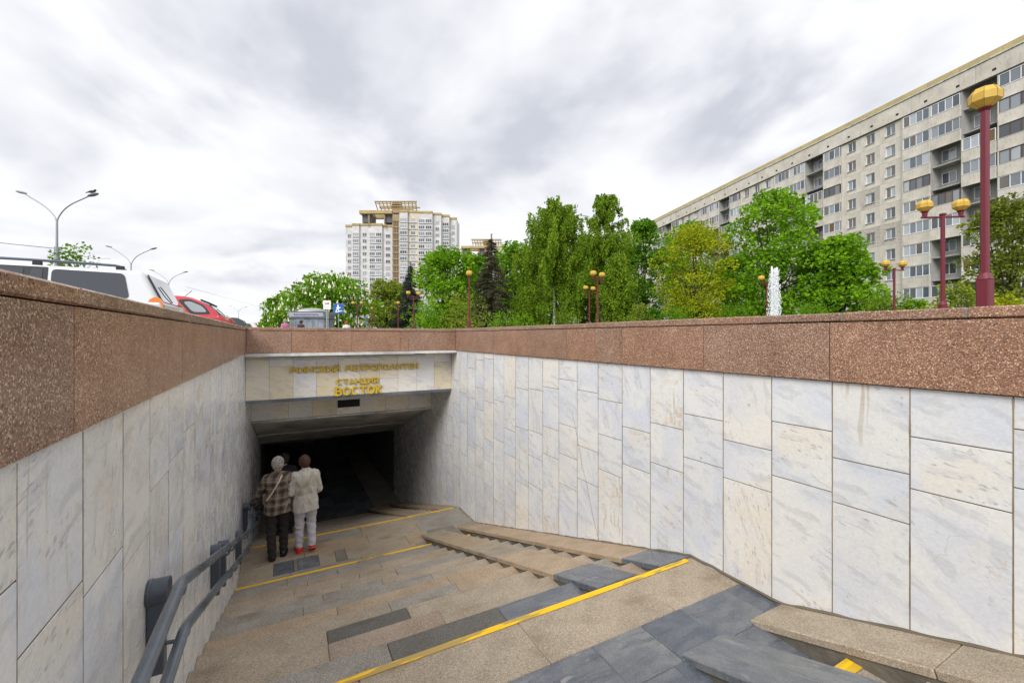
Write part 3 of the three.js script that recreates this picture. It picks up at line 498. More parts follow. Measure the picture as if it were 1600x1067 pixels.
// ---------------------------------------------------------------- handrail on the left wall
{
  const g = thing('handrail', 'dark blue grey double pipe handrail on wall brackets beside the stairs', 'handrail');
  const hz = [[1.9, 0], [UP0 + 0.35, 1], [-2.55, 1], [N1 - 12 * TREAD - 0.2, 2], [N2 - 0.05, 2], [-12.9, 3]];
  const yl = [0, Y1, Y2, Y3];
  for (const [name, h, x, r] of [['upper_rail', 0.785, -0.43, 0.0265], ['lower_rail', 0.565, -0.415, 0.0245]]) {
    const path = new THREE.CurvePath(), pts = hz.map(([z, k]) => v3(x, yl[k] + h, z)), cut = 0.06;
    let prev = pts[0];
    for (let i = 1; i < pts.length; i++) {
      const last = i === pts.length - 1, dirn = v3(0, 0, 0).subVectors(pts[i], pts[i - 1]).normalize();
      const a = last ? pts[i] : pts[i].clone().addScaledVector(dirn, -cut);
      path.add(new THREE.LineCurve3(prev, a));
      if (!last) { const nd = v3(0, 0, 0).subVectors(pts[i + 1], pts[i]).normalize(), b = pts[i].clone().addScaledVector(nd, cut); path.add(new THREE.QuadraticBezierCurve3(a, pts[i], b)); prev = b; }
    }
    const samples = []; for (const c of path.curves) { const n = c.isLineCurve3 ? 2 : 7; for (let k = 0; k < n; k++) samples.push(c.getPoint(k / n)); } samples.push(pts[pts.length - 1]);
    const P = [], I = [], NN = [], U = [], SEG = 14; let dist = 0;
    samples.forEach((s, i) => {
      const d = v3(0, 0, 0).subVectors(samples[Math.min(i + 1, samples.length - 1)], samples[Math.max(i - 1, 0)]).normalize(), sx = v3(1, 0, 0), sy = v3(0, 0, 0).crossVectors(d, sx).normalize();
      if (i) dist += s.distanceTo(samples[i - 1]);
      for (let k = 0; k <= SEG; k++) { const a = k / SEG * Math.PI * 2, n = sx.clone().multiplyScalar(Math.cos(a)).addScaledVector(sy, Math.sin(a)); P.push(s.x + n.x * r, s.y + n.y * r, s.z + n.z * r); NN.push(n.x, n.y, n.z); U.push(dist, k / SEG * 0.16); }
      if (i) for (let k = 0; k < SEG; k++) { const a = (i - 1) * (SEG + 1) + k, b = a + SEG + 1; I.push(a, a + 1, b, b, a + 1, b + 1); }
    });
    const geo = new THREE.BufferGeometry(); geo.setAttribute('position', new THREE.Float32BufferAttribute(P, 3)); geo.setAttribute('normal', new THREE.Float32BufferAttribute(NN, 3)); geo.setAttribute('uv', new THREE.Float32BufferAttribute(U, 2)); geo.setIndex(I);
    mesh(name, geo, railPaint, g);
  }
  const railY = (z) => { for (let i = 0; i + 1 < hz.length; i++) if (z <= hz[i][0] && z >= hz[i + 1][0]) return lerp(yl[hz[i][1]], yl[hz[i + 1][1]], (hz[i][0] - z) / (hz[i][0] - hz[i + 1][0])); return 0; };
  for (const z of [0.9, -0.4, -2.66, -4.72, -5.2, -7.02, -8.2, -9.9, -11.6]) {
    const y = railY(z) + 0.785;
    const b = mesh('bracket', mergeGeometries([boxAt(XL + 0.002, XL + 0.07, y - 0.42, y - 0.045, z - 0.036, z + 0.036, 0.006), new THREE.CylinderGeometry(0.06, 0.06, 0.085, 22).toNonIndexed().rotateZ(Math.PI / 2).translate(XL + 0.044, y - 0.03, z)].map((q) => { q.deleteAttribute('uv'); return q.index ? q.toNonIndexed() : q; })), greyMetalRail(), g);
    mesh('collar', new THREE.TorusGeometry(0.058, 0.007, 6, 22).rotateY(Math.PI / 2), railPaint, b, [XL + 0.014, y - 0.03, z]);
    for (const [dy, x] of [[-0.075, -0.43], [-0.29, -0.415]]) mesh('arm', tube([v3(XL + 0.06, y + dy, z), v3(x - 0.02, y + dy - 0.004, z), v3(x, y + dy + (dy > -0.2 ? 0.055 : 0.048), z)], 0.0095, 7, 8), railPaint, b);
  }
}
function greyMetalRail() { return greyMetalRail.m ??= new THREE.MeshPhysicalMaterial({ color: lin(0.06, 0.075, 0.1), roughness: 0.45, clearcoat: 0.25, clearcoatRoughness: 0.4 }); }

// ---------------------------------------------------------------- people
const cap = (p, a, b, ra, rb, kz = 1) => {
  const px = p.x - a[0], py = p.y - a[1], pz = (p.z - a[2]) * kz, bx = b[0] - a[0], by = b[1] - a[1], bz = (b[2] - a[2]) * kz;
  const h = clamp((px * bx + py * by + pz * bz) / (bx * bx + by * by + bz * bz + 1e-9));
  return Math.hypot(px - bx * h, py - by * h, pz - bz * h) - lerp(ra, rb, h);
};
const ell = (p, c, r) => { const a = (p.x - c[0]) / r[0], b = (p.y - c[1]) / r[1], d = (p.z - c[2]) / r[2], l = Math.hypot(a, b, d); return (l - 1) * Math.min(...r); };
const smin = (a, b, k) => { const h = clamp(0.5 + 0.5 * (b - a) / k); return lerp(b, a, h) - k * h * (1 - h); };
function surface(fn, lo, hi, n) {                       // mesh of fn = 0 inside the box lo..hi
  const mc = new MarchingCubes(n, new THREE.MeshBasicMaterial(), false, false, 120000), q = v3(0, 0, 0), S = [0, 1, 2].map((k) => (hi[k] - lo[k]) / n);
  const B = 4, reach = Math.hypot(...S) * B * 0.5 * 1.35 + 0.016;
  for (let k0 = 0; k0 < n; k0 += B) for (let j0 = 0; j0 < n; j0 += B) for (let i0 = 0; i0 < n; i0 += B) {
    const c = fn(q.set(lo[0] + (i0 + 1.5) * S[0], lo[1] + (j0 + 1.5) * S[1], lo[2] + (k0 + 1.5) * S[2])), skip = Math.abs(c) > reach;
    for (let k = k0; k < Math.min(n, k0 + B); k++) for (let j = j0; j < Math.min(n, j0 + B); j++) for (let i = i0; i < Math.min(n, i0 + B); i++)
      mc.field[i + j * n + k * n * n] = skip ? -c : -fn(q.set(lo[0] + i * S[0], lo[1] + j * S[1], lo[2] + k * S[2]));
  }
  mc.isolation = 0; mc.update();
  const P = new Float32Array(mc.count * 3), N = new Float32Array(mc.count * 3), U = new Float32Array(mc.count * 2), e = 0.003, seen = new Map();
  for (let i = 0; i < mc.count; i++) {
    const c = [0, 1, 2].map((k) => lo[k] + (mc.positionArray[i * 3 + k] + 1) / 2 * (hi[k] - lo[k]));
    P.set(c, i * 3);
    const key = Math.round(c[0] * 4e3) * 1e8 + Math.round(c[1] * 4e3) * 1e4 + Math.round(c[2] * 4e3); let g = seen.get(key);
    if (!g) { const f = (dx, dy, dz) => fn(q.set(c[0] + dx, c[1] + dy, c[2] + dz)), f0 = f(0, 0, 0); g = v3(f(e, 0, 0) - f0, f(0, e, 0) - f0, f(0, 0, e) - f0).normalize(); seen.set(key, g); }
    N.set([g.x, g.y, g.z], i * 3);
    U.set([c[0] + c[2] * 0.8, c[1]], i * 2);
  }
  // triangle order must agree with the outward normals
  for (let t = 0; t + 2 < mc.count; t += 3) {
    const a = v3(...P.subarray(t * 3, t * 3 + 3)), b = v3(...P.subarray(t * 3 + 3, t * 3 + 6)), c = v3(...P.subarray(t * 3 + 6, t * 3 + 9)), n = v3(...N.subarray(t * 3, t * 3 + 3));
    if (b.clone().sub(a).cross(c.clone().sub(a)).dot(n) < 0) for (const [A, w] of [[P, 3], [N, 3], [U, 2]]) for (let k = 0; k < w; k++) { const x = A[(t + 1) * w + k]; A[(t + 1) * w + k] = A[(t + 2) * w + k]; A[(t + 2) * w + k] = x; }
  }
  const g = new THREE.BufferGeometry(); g.setAttribute('position', new THREE.BufferAttribute(P, 3)); g.setAttribute('normal', new THREE.BufferAttribute(N, 3)); g.setAttribute('uv', new THREE.BufferAttribute(U, 2)); return g;
}
const cloth = (c, r = 0.9, map) => new THREE.MeshPhysicalMaterial({ color: map ? 0xffffff : c, map: map ?? null, roughness: r, sheen: 0.25, sheenRoughness: 0.6, bumpMap: fineBump, bumpScale: 0.0008 });
const skin = std({ color: lin(0.52, 0.30, 0.20), roughness: 0.6 });
function person(o) {
  const g = thing('person', o.label, 'person', o.group), s = o.height / 1.7, M = (p) => p.map((v) => v * s), R = (r) => r * s;
  g.position.set(...o.pos); g.rotation.y = o.turn ?? 0;
  const bulk = o.bulk ?? 1, n = o.fine ?? 84, arms = o.arms.map((a) => [M(a[0]), a[1], a[2]]), legs = o.legs.map((l) => [M(l[0]), M(l[1]), l[2]]);
  const sh = [[-0.165, 1.375, 0.01], [0.165, 1.375, 0.01]].map(M), hip = [[-0.088, 0.9, 0], [0.088, 0.9, 0]].map(M);
  const head = M([o.headX ?? 0, 1.585, -0.02 + (o.headZ ?? 0)]);
  const torso = (p, k) => { let d = cap(p, M([0, 0.93, 0]), M([0, 1.1, 0]), R(0.155 * k), R(0.14 * k), 1.35); d = smin(d, cap(p, M([0, 1.1, 0]), M([0, 1.28, 0.01]), R(0.14 * k), R(0.155 * k), 1.35), 0.05); return smin(d, cap(p, M([-0.12, 1.345, 0.012]), M([0.12, 1.345, 0.012]), R(0.082 * k), R(0.082 * k), 1.1), 0.06); };
  const arm = (p, i, k, e) => smin(cap(p, sh[i], arms[i][0], R(0.056) * k, R(0.047) * k), cap(p, arms[i][0], arms[i][1], R(0.046) * k, R(0.034) * k + (e || 0)), 0.02);
  const leg = (p, i, k) => smin(cap(p, hip[i], legs[i][0], R(0.092) * k, R(0.06) * k), cap(p, legs[i][0], legs[i][1], R(0.06) * k, R(0.04) * k), 0.03);
  const hp = (p) => v3(p.x - head[0], p.y - head[1], p.z - head[2]);
  const face = (p0) => {
    const p = hp(p0); let d = ell(p, [0, 0.012 * s, 0], [R(0.077), R(0.105), R(0.096)]);
    d = smin(d, ell(p, [0, -0.06 * s, -0.022 * s], [R(0.056), R(0.056), R(0.066)]), 0.03);
    d = smin(d, cap(p, M([0, 0.005, -0.095]), M([0, -0.028, -0.113]), R(0.009), R(0.014)), 0.012);                     // nose
    for (const q of [-1, 1]) { d = Math.max(d, -ell(p, M([q * 0.031, 0.01, -0.1]), [R(0.017), R(0.011), R(0.014)])); d = smin(d, ell(p, M([q * 0.031, 0.01, -0.083]), [R(0.012), R(0.011), R(0.011)]), 0.003); d = smin(d, ell(p, M([q * 0.08, -0.002, 0.008]), [R(0.012), R(0.03), R(0.02)]), 0.008); }
    d = Math.max(d, -ell(p, M([0, -0.063, -0.092]), [R(0.024), R(0.003), R(0.012)]));
    return d;
  };
  const bodyF = (p) => { let d = torso(p, 0.93); for (const i of [0, 1]) { d = smin(d, arm(p, i, 0.85), 0.03); d = smin(d, leg(p, i, 0.85), 0.03); } d = smin(d, cap(p, M([0, 1.37, 0.012]), [head[0], head[1] - 0.07 * s, head[2] + 0.02], R(0.05), R(0.05)), 0.03); return smin(d, face(p), 0.015); };
  const parts = [surface(bodyF, M([-0.5, 0, -0.45]), M([0.5, 1.78, 0.45]), n)];
  if (!o.simple) for (const i of [0, 1]) {                  // hands: palm, four curled fingers, thumb at the side
    const w = arms[i][1], e = arms[i][0], d = v3(w[0] - e[0], w[1] - e[1], w[2] - e[2]).normalize(), grip = arms[i][2];
    const fw = grip ? v3(0, -0.25, -1).normalize() : d, side = grip ? v3(i ? -1 : 1, 0, 0) : v3(0, 0, -1), curl = grip ? v3(0, -1, 0) : v3(i ? -1 : 1, -0.2, 0).normalize();
    const at3 = (f, q, c) => [w[0] + fw.x * f + side.x * q + curl.x * c, w[1] + fw.y * f + side.y * q + curl.y * c, w[2] + fw.z * f + side.z * q + curl.z * c];
    const fn = (p) => {
      let k = smin(cap(p, at3(-0.01, 0, 0), at3(0.05, 0.016, 0.004), 0.024, 0.017), cap(p, at3(0.0, -0.004, 0), at3(0.05, -0.02, 0.004), 0.022, 0.016), 0.012);
      for (let f = 0; f < 4; f++) { const q = 0.026 - f * 0.0175, l = [0.9, 1, 0.94, 0.76][f]; const a = at3(0.06, q, 0.004), b = at3(0.06 + 0.032 * l, q, 0.016), c = at3(0.06 + 0.036 * l, q, 0.044 * l + 0.006), t = at3(0.06 + 0.012 * l, q, 0.058 * l); k = smin(k, Math.min(cap(p, a, b, 0.0088, 0.0082), cap(p, b, c, 0.0082, 0.0076), cap(p, c, t, 0.0076, 0.0066)), 0.004); }
      return smin(k, Math.min(cap(p, at3(0.012, 0.024, 0.004), at3(0.04, 0.045, 0.02), 0.0115, 0.0095), cap(p, at3(0.04, 0.045, 0.02), at3(0.062, 0.042, 0.042), 0.0095, 0.0075)), 0.007);
    };
    parts.push(surface(fn, w.map((v) => v - 0.13), w.map((v) => v + 0.13), 72));
  }
  mesh('body', mergeGeometries(parts), o.skin ?? skin, g);
  // jacket
  const hem = o.hem * s, K = bulk * 1.1, wav = o.wrinkle ?? 0.004;
  const fold = (p) => wav * (Math.sin(p.x * 46 + p.y * 13 + 3 * n3(p.x * 9, p.y * 7, p.z * 9)) * 0.4 + (n3(p.x * 22 + 5, p.y * 11, p.z * 22) - 0.5) * 2.2 + (n3(p.x * 45, p.y * 24, p.z * 45) - 0.5) * 1.1);
  const jacketF = (p) => {
    let d = torso(p, K);
    const t = clamp((1.08 * s - p.y) / (1.08 * s - hem)); d = smin(d, cap(p, [0, hem - 0.05, 0.004], M([0, 1.08, 0]), R((0.178 + (o.flare ?? 0)) * bulk), R(0.152 * bulk), 1.25), 0.04);
    if (o.waist) d += o.waist * Math.exp(-(((p.y - 1.06 * s) / 0.035) ** 2)) + (p.y < 1.06 * s ? 0.016 * (n3(Math.atan2(p.z, p.x) * 3.4, p.y * 2.2, 4.5) - 0.5) * clamp((1.06 * s - p.y) * 6) : 0);
    for (const i of [0, 1]) d = smin(d, arm(p, i, 1.22 * (o.sleeve ?? 1), 0.006), 0.028);
    d = smin(d, cap(p, M([0, 1.38, 0.015]), M([0, o.collar ?? 1.435, 0.012]), R(0.066), R(0.062), 1.05), 0.018);
    d = Math.max(d + fold(p) - 0.004 * t, hem - p.y + 0.005 * Math.sin(p.x * 19));
    for (const i of [0, 1]) { const w = arms[i][1], e = arms[i][0], l = Math.hypot(w[0] - e[0], w[1] - e[1], w[2] - e[2]); d = Math.max(d, Math.hypot(p.x - w[0], p.y - w[1], p.z - w[2]) < 0.1 ? ((p.x - w[0]) * (w[0] - e[0]) + (p.y - w[1]) * (w[1] - e[1]) + (p.z - w[2]) * (w[2] - e[2])) / l - 0.004 : -1); }
    return d;
  };
  mesh('jacket', surface(jacketF, [-0.52 * s, hem - 0.06, -0.5 * s], [0.52 * s, 1.52 * s, 0.36 * s], o.simple ? 44 : 116), o.jacket, g);
  const trouF = (p) => { let d = smin(leg(p, 0, 1.22), leg(p, 1, 1.22), 0.012); for (const i of [0, 1]) d = smin(d, cap(p, legs[i][0], [legs[i][1][0], legs[i][1][1] - 0.03, legs[i][1][2]], R(0.07), R(0.062)), 0.02); d = smin(d, cap(p, M([-0.05, 0.92, 0.0]), M([0.05, 0.92, 0]), R(0.125 * bulk), R(0.125 * bulk), 1.1), 0.03); const f = (n3(p.x * 16 + 3, p.y * 26, p.z * 16) - 0.5) * 0.012 + Math.sin(p.y * 60 + p.x * 30 + 4 * n3(p.x * 8, p.y * 8, p.z * 8)) * 0.0022 * (p.y < 0.5 ? 1.6 : 0.8); d += f; for (const i of [0, 1]) d = Math.max(d, Math.abs(p.x - legs[i][1][0]) < 0.09 && Math.abs(p.z - legs[i][1][2]) < 0.12 ? legs[i][1][1] - (o.cuff ?? 0.045) * s - p.y : -1); return d; };
  mesh('trousers', surface(trouF, [-0.34 * s, 0.0, -0.42 * s], [0.34 * s, 1.08 * s, 0.42 * s], o.simple ? 40 : 92), o.trousers, g);
  // hair
  const hairF = (p0) => { const p = hp(p0), w = (n3(p.x * 60, p.y * 60, p.z * 60) - 0.5) * (o.curly ?? 0.012); let d = ell(p, M([0, 0.024, 0.014]), [R(0.094), R(0.11), R(0.112)]) + w; d = smin(d, ell(p, M([0, -0.03, 0.045]), [R(0.068), R(0.066), R(0.058)]) + w, 0.02); return Math.max(d, -ell(p, M([0, -0.05, -0.09]), [R(0.07), R(0.115), R(0.09)]), -ell(p, M([0.088, -0.03, 0.002]), [R(0.03), R(0.045), R(0.03)]), -ell(p, M([-0.088, -0.03, 0.002]), [R(0.03), R(0.045), R(0.03)])); };
  mesh('hair', surface(hairF, head.map((v) => v - 0.15), head.map((v) => v + 0.15), o.simple ? 30 : 60), o.hair, g);
  // shoes
  legs.forEach((l, i) => {
    const a = l[1], pitch = l[2] ?? 0, sgn = i ? 1 : -1;
    const fn = (p) => { const y = p.y, z = p.z; let d = smin(ell(p, [0, 0.042, 0.035], [0.042, 0.05, 0.055]), ell(p, [0.006 * sgn, 0.033, -0.075], [0.047, 0.038, 0.105]), 0.03); d = smin(d, cap(p, [0, 0.05, 0.03], [0, 0.1, 0.03], 0.04, 0.037), 0.03); return Math.max(d, 0.002 - y, y - 0.1); };
    const sole = (p) => Math.max(smin(ell(p, [0, 0.012, 0.035], [0.046, 0.05, 0.06]), ell(p, [0.006 * sgn, 0.012, -0.075], [0.051, 0.05, 0.11]), 0.03), -0.006 - p.y, p.y - 0.016);
    const m = mesh('shoe', surface(fn, [-0.08, -0.02, -0.21], [0.08, 0.13, 0.13], o.simple ? 20 : 40), o.shoes, g);
    mesh('sole', surface(sole, [-0.08, -0.02, -0.21], [0.08, 0.05, 0.13], o.simple ? 20 : 40), o.sole ?? black, m);
    m.scale.setScalar(s * 1.1); m.position.set(a[0], a[1] - 0.088 * s + Math.sin(Math.max(0, pitch)) * 0.01, a[2] - 0.02); m.rotation.x = -pitch; m.rotation.y = -0.1 * sgn;
  });
  g.userData.jacketF = undefined;
  return [g, jacketF];
}
// a strap laid over a jacket's back and front
function strapOn(F_, pts, w, mat, parent, name) {
  const P = [], I = []; const c = new THREE.CatmullRomCurve3(pts.map((p) => v3(...p, 0)));
  for (let i = 0; i <= 40; i++) {
    const q = c.getPoint(i / 40), t = c.getTangent(i / 40), nx = -t.y, ny = t.x;
    for (const e of [-1, 1]) { const x = q.x + nx * w / 2 * e, y = q.y + ny * w / 2 * e; let z = 0.4; while (z > -0.2 && F_(v3(x, y, z)) > 0.006) z -= 0.003; P.push(x, y, z + 0.002, x, y, z - 0.006); }
    if (i) { const a = (i - 1) * 4, b = i * 4; I.push(a, b, a + 2, b, b + 2, a + 2, a, a + 1, b, a + 1, b + 1, b, a + 2, b + 2, a + 3, b + 2, b + 3, a + 3); }
  }
  const g = new THREE.BufferGeometry(); g.setAttribute('position', new THREE.Float32BufferAttribute(P, 3)); g.setIndex(I); g.computeVertexNormals();
  return mesh(name, g, mat, parent);
}
{
  const plaid = tex(512, 0.26, (x, y) => {
    const band = (t, ws) => ws.some(([a, b]) => t > a && t < b) ? 1 : 0, n = (hash2(Math.floor(x * 512), Math.floor(y * 512)) - 0.5) * 0.09;
    let c = [0.47, 0.415, 0.365];
    const vx = band(x, [[0.04, 0.26], [0.54, 0.7]]), vy = band(y, [[0.04, 0.26], [0.54, 0.7]]), lx = band(x, [[0.36, 0.41], [0.8, 0.84]]), ly = band(y, [[0.36, 0.41], [0.8, 0.84]]);
    c = mixc(c, [0.225, 0.18, 0.16], 0.5 * (vx + vy)); c = mixc(c, [0.69, 0.64, 0.58], 0.55 * Math.min(1, lx + ly));
    return [c[0] + n, c[1] + n, c[2] + n];
  });
  const strapM = std({ color: lin(0.62, 0.53, 0.36), roughness: 0.7 }), strapB = std({ color: lin(0.46, 0.38, 0.25), roughness: 0.7 });
  const greyHair = std({ map: tex(256, 0.14, (x, y) => { const a = fbm(x * 60, y * 14, 60, 3); return mixc([0.43, 0.41, 0.39], [0.72, 0.70, 0.67], sstep(0.3, 0.7, a)); }), roughness: 0.75 });
  const brownHair = std({ map: tex(256, 0.09, (x, y) => { const a = fbm(x * 30, y * 6, 30, 4); return mixc([0.13, 0.07, 0.05], [0.36, 0.20, 0.13], sstep(0.35, 0.65, a)); }), roughness: 0.6 });
  const blackWool = cloth(lin(0.012, 0.012, 0.016)), darkBrown = cloth(lin(0.026, 0.020, 0.019));
  // older woman holding the rail
  const [w1, f1] = person({
    label: 'grey haired person in plaid brown jacket and black trousers holding the handrail', group: 'people going down the stairs', height: 1.59, pos: [-0.075, Y2, -7.8], turn: 0.0, bulk: 1.1, headZ: -0.02,
    arms: [[[-0.285, 1.12, -0.06], [-0.352, 0.822, -0.30], 1], [[0.285, 1.1, 0.0], [0.235, 0.97, -0.2], 0]],
    legs: [[[-0.1, 0.49, -0.01], [-0.085, 0.085, 0.05], 0.12], [[0.09, 0.49, -0.07], [0.085, 0.085, -0.06], 0]],
    hem: 0.79, flare: 0.022, wrinkle: 0.0045, jacket: cloth(null, 0.95, plaid), trousers: darkBrown, hair: greyHair, curly: 0.016, shoes: std({ color: lin(0.01, 0.01, 0.011), roughness: 0.35 }),
  });
  const b1 = thing('shoulder_bag', 'thin cream strap bag worn across the plaid jacket', 'bag'); b1.position.copy(w1.position);
  strapOn(f1, [[0.06, 1.335], [0.0, 1.22], [-0.09, 1.06], [-0.16, 0.95]], 0.021, strapM, b1, 'strap');
  mesh('bag_body', cbox(0.2, 0.17, 0.07, 0.02), strapB, b1, [-0.12, 0.9, -0.2], [0, 0, 0.06]);
  // younger woman in the pale jacket
  const [w2, f2] = person({
    label: 'brown haired person in pale beige jacket, white trousers and red sneakers', group: 'people going down the stairs', height: 1.565, pos: [0.325, Y2, -7.79], turn: 0.06, bulk: 1.1, headX: -0.012, headZ: -0.03,
    arms: [[[-0.235, 1.1, 0.02], [-0.2, 0.92, -0.2], 0], [[0.225, 1.09, -0.02], [0.17, 0.9, -0.22], 0]],
    legs: [[[-0.095, 0.5, -0.05], [-0.1, 0.1, -0.04], 0], [[0.095, 0.5, -0.06], [0.1, 0.135, 0.06], 0.55]],
    cuff: 0.0, hem: 0.765, flare: 0.026, waist: 0.012, wrinkle: 0.0105, collar: 1.465, sleeve: 1.08, jacket: cloth(lin(0.50, 0.465, 0.405), 0.85), trousers: cloth(lin(0.56, 0.525, 0.56)), hair: brownHair, shoes: std({ color: lin(0.72, 0.025, 0.012), roughness: 0.55 }), sole: std({ color: lin(0.75, 0.09, 0.045), roughness: 0.7 }),
  });
  const b2 = thing('shoulder_bag', 'beige shoulder bag on double strap across the pale jacket', 'bag'); b2.position.copy(w2.position); b2.rotation.copy(w2.rotation);
  strapOn(f2, [[0.09, 1.325], [0.02, 1.2], [-0.09, 1.06], [-0.16, 0.96]], 0.014, strapB, b2, 'strap'); strapOn(f2, [[0.115, 1.32], [0.045, 1.19], [-0.065, 1.04], [-0.145, 0.93]], 0.012, strapB, b2, 'strap');
  mesh('bag_body', cbox(0.22, 0.2, 0.08, 0.025), strapB, b2, [-0.16, 0.84, -0.2], [0, 0.2, 0.08]);
  // man in black further down
  person({
    label: 'dark haired person in black jacket further down inside the tunnel', group: 'people going down the stairs', height: 1.76, pos: [0.02, floorY(-10.3), -10.3], bulk: 1.12,
    arms: [[[-0.25, 1.1, 0.02], [-0.26, 0.86, -0.08], 0], [[0.25, 1.1, 0.02], [0.26, 0.86, -0.08], 0]], legs: [[[-0.09, 0.5, -0.03], [-0.09, 0.085, 0.02], 0], [[0.09, 0.5, -0.05], [0.09, 0.085, -0.04], 0]],
    hem: 0.82, jacket: blackWool, trousers: blackWool, hair: std({ color: lin(0.012, 0.01, 0.009), roughness: 0.6 }), shoes: std({ color: lin(0.01, 0.01, 0.01), roughness: 0.4 }), fine: 64,
  });
  // passers-by beyond the far parapet
  const walk = (u, t, h, jacket, hair, trousers, label, turn) => person({ label, group: 'passers-by beyond the far parapet', height: h, pos: ground(u, t).toArray(), turn, bulk: 1.1, simple: true, fine: 52, arms: [[[-0.24, 1.1, 0.02], [-0.24, 0.87, -0.07], 0], [[0.24, 1.1, 0.02], [0.24, 0.87, -0.07], 0]], legs: [[[-0.09, 0.5, -0.06], [-0.09, 0.085, -0.12], 0], [[0.09, 0.5, 0], [0.09, 0.085, 0.14], 0]], hem: 0.8, jacket, trousers, hair, shoes: black });
  walk(445, 24, 1.66, cloth(lin(0.52, 0.17, 0.35)), greyHair, blackWool, 'person in pink flowered jacket beyond the far parapet', 0.6);
  walk(470, 25, 1.64, cloth(lin(0.035, 0.035, 0.04)), brownHair, blackWool, 'person in dark jacket walking beside the kiosk', -0.8);
  walk(541, 26, 1.62, cloth(lin(0.70, 0.66, 0.66)), std({ color: lin(0.36, 0.05, 0.035), roughness: 0.7 }), cloth(lin(0.1, 0.1, 0.14)), 'red haired person in white jacket beyond the far parapet', 0.3);
}

// ---------------------------------------------------------------- parked cars, tails towards the pit
const tyreM = std({ color: lin(0.02, 0.02, 0.02), roughness: 0.9 }), rimM = std({ color: lin(0.45, 0.45, 0.46), roughness: 0.35, metalness: 0.8 });
const glassM = new THREE.MeshPhysicalMaterial({ color: lin(0.035, 0.042, 0.055), roughness: 0.06, clearcoat: 1, clearcoatRoughness: 0.03 });
const trimM = std({ color: lin(0.02, 0.022, 0.025), roughness: 0.5 });
function creased(g, lim = 0.6) {                      // smooth normals within a small angle only
  g = g.index ? g.toNonIndexed() : g; const p = g.attributes.position, map = new Map(), fn = [], key = (i) => `${Math.round(p.getX(i) * 2e3)},${Math.round(p.getY(i) * 2e3)},${Math.round(p.getZ(i) * 2e3)}`;
  const a = v3(0, 0, 0), b = v3(0, 0, 0), c = v3(0, 0, 0);
  for (let i = 0; i < p.count; i += 3) { a.fromBufferAttribute(p, i); b.fromBufferAttribute(p, i + 1); c.fromBufferAttribute(p, i + 2); const n = b.clone().sub(a).cross(c.clone().sub(a)); for (let k = 0; k < 3; k++) { fn[i + k] = n; const q = key(i + k); (map.get(q) ?? map.set(q, []).get(q)).push(n); } }
  const N = new Float32Array(p.count * 3), cl = Math.cos(lim);
  for (let i = 0; i < p.count; i++) { const me = fn[i].clone().normalize(), s = v3(0, 0, 0); for (const n of map.get(key(i))) if (n.clone().normalize().dot(me) > cl) s.add(n); s.normalize(); if (!(s.length() > 0.5)) s.copy(me); N.set([s.x, s.y, s.z], i * 3); }
  g.setAttribute('normal', new THREE.BufferAttribute(N, 3)); return g;
}
const shape = (pts) => new THREE.Shape(pts.map(([x, y]) => new THREE.Vector2(x, y)));
function roundPoly(pts, r) {                            // polygon with rounded corners
  const s = new THREE.Shape(), n = pts.length;
  for (let i = 0; i < n; i++) {
    const p = pts[i], a = pts[(i + n - 1) % n], b = pts[(i + 1) % n], la = Math.hypot(a[0] - p[0], a[1] - p[1]), lb = Math.hypot(b[0] - p[0], b[1] - p[1]), q = Math.min(p[2] ?? r, la / 2.2, lb / 2.2);
    const s0 = [p[0] + (a[0] - p[0]) / la * q, p[1] + (a[1] - p[1]) / la * q], s1 = [p[0] + (b[0] - p[0]) / lb * q, p[1] + (b[1] - p[1]) / lb * q];
    i ? s.lineTo(...s0) : s.moveTo(...s0); s.quadraticCurveTo(p[0], p[1], ...s1);
  }
  s.closePath(); return s;
}
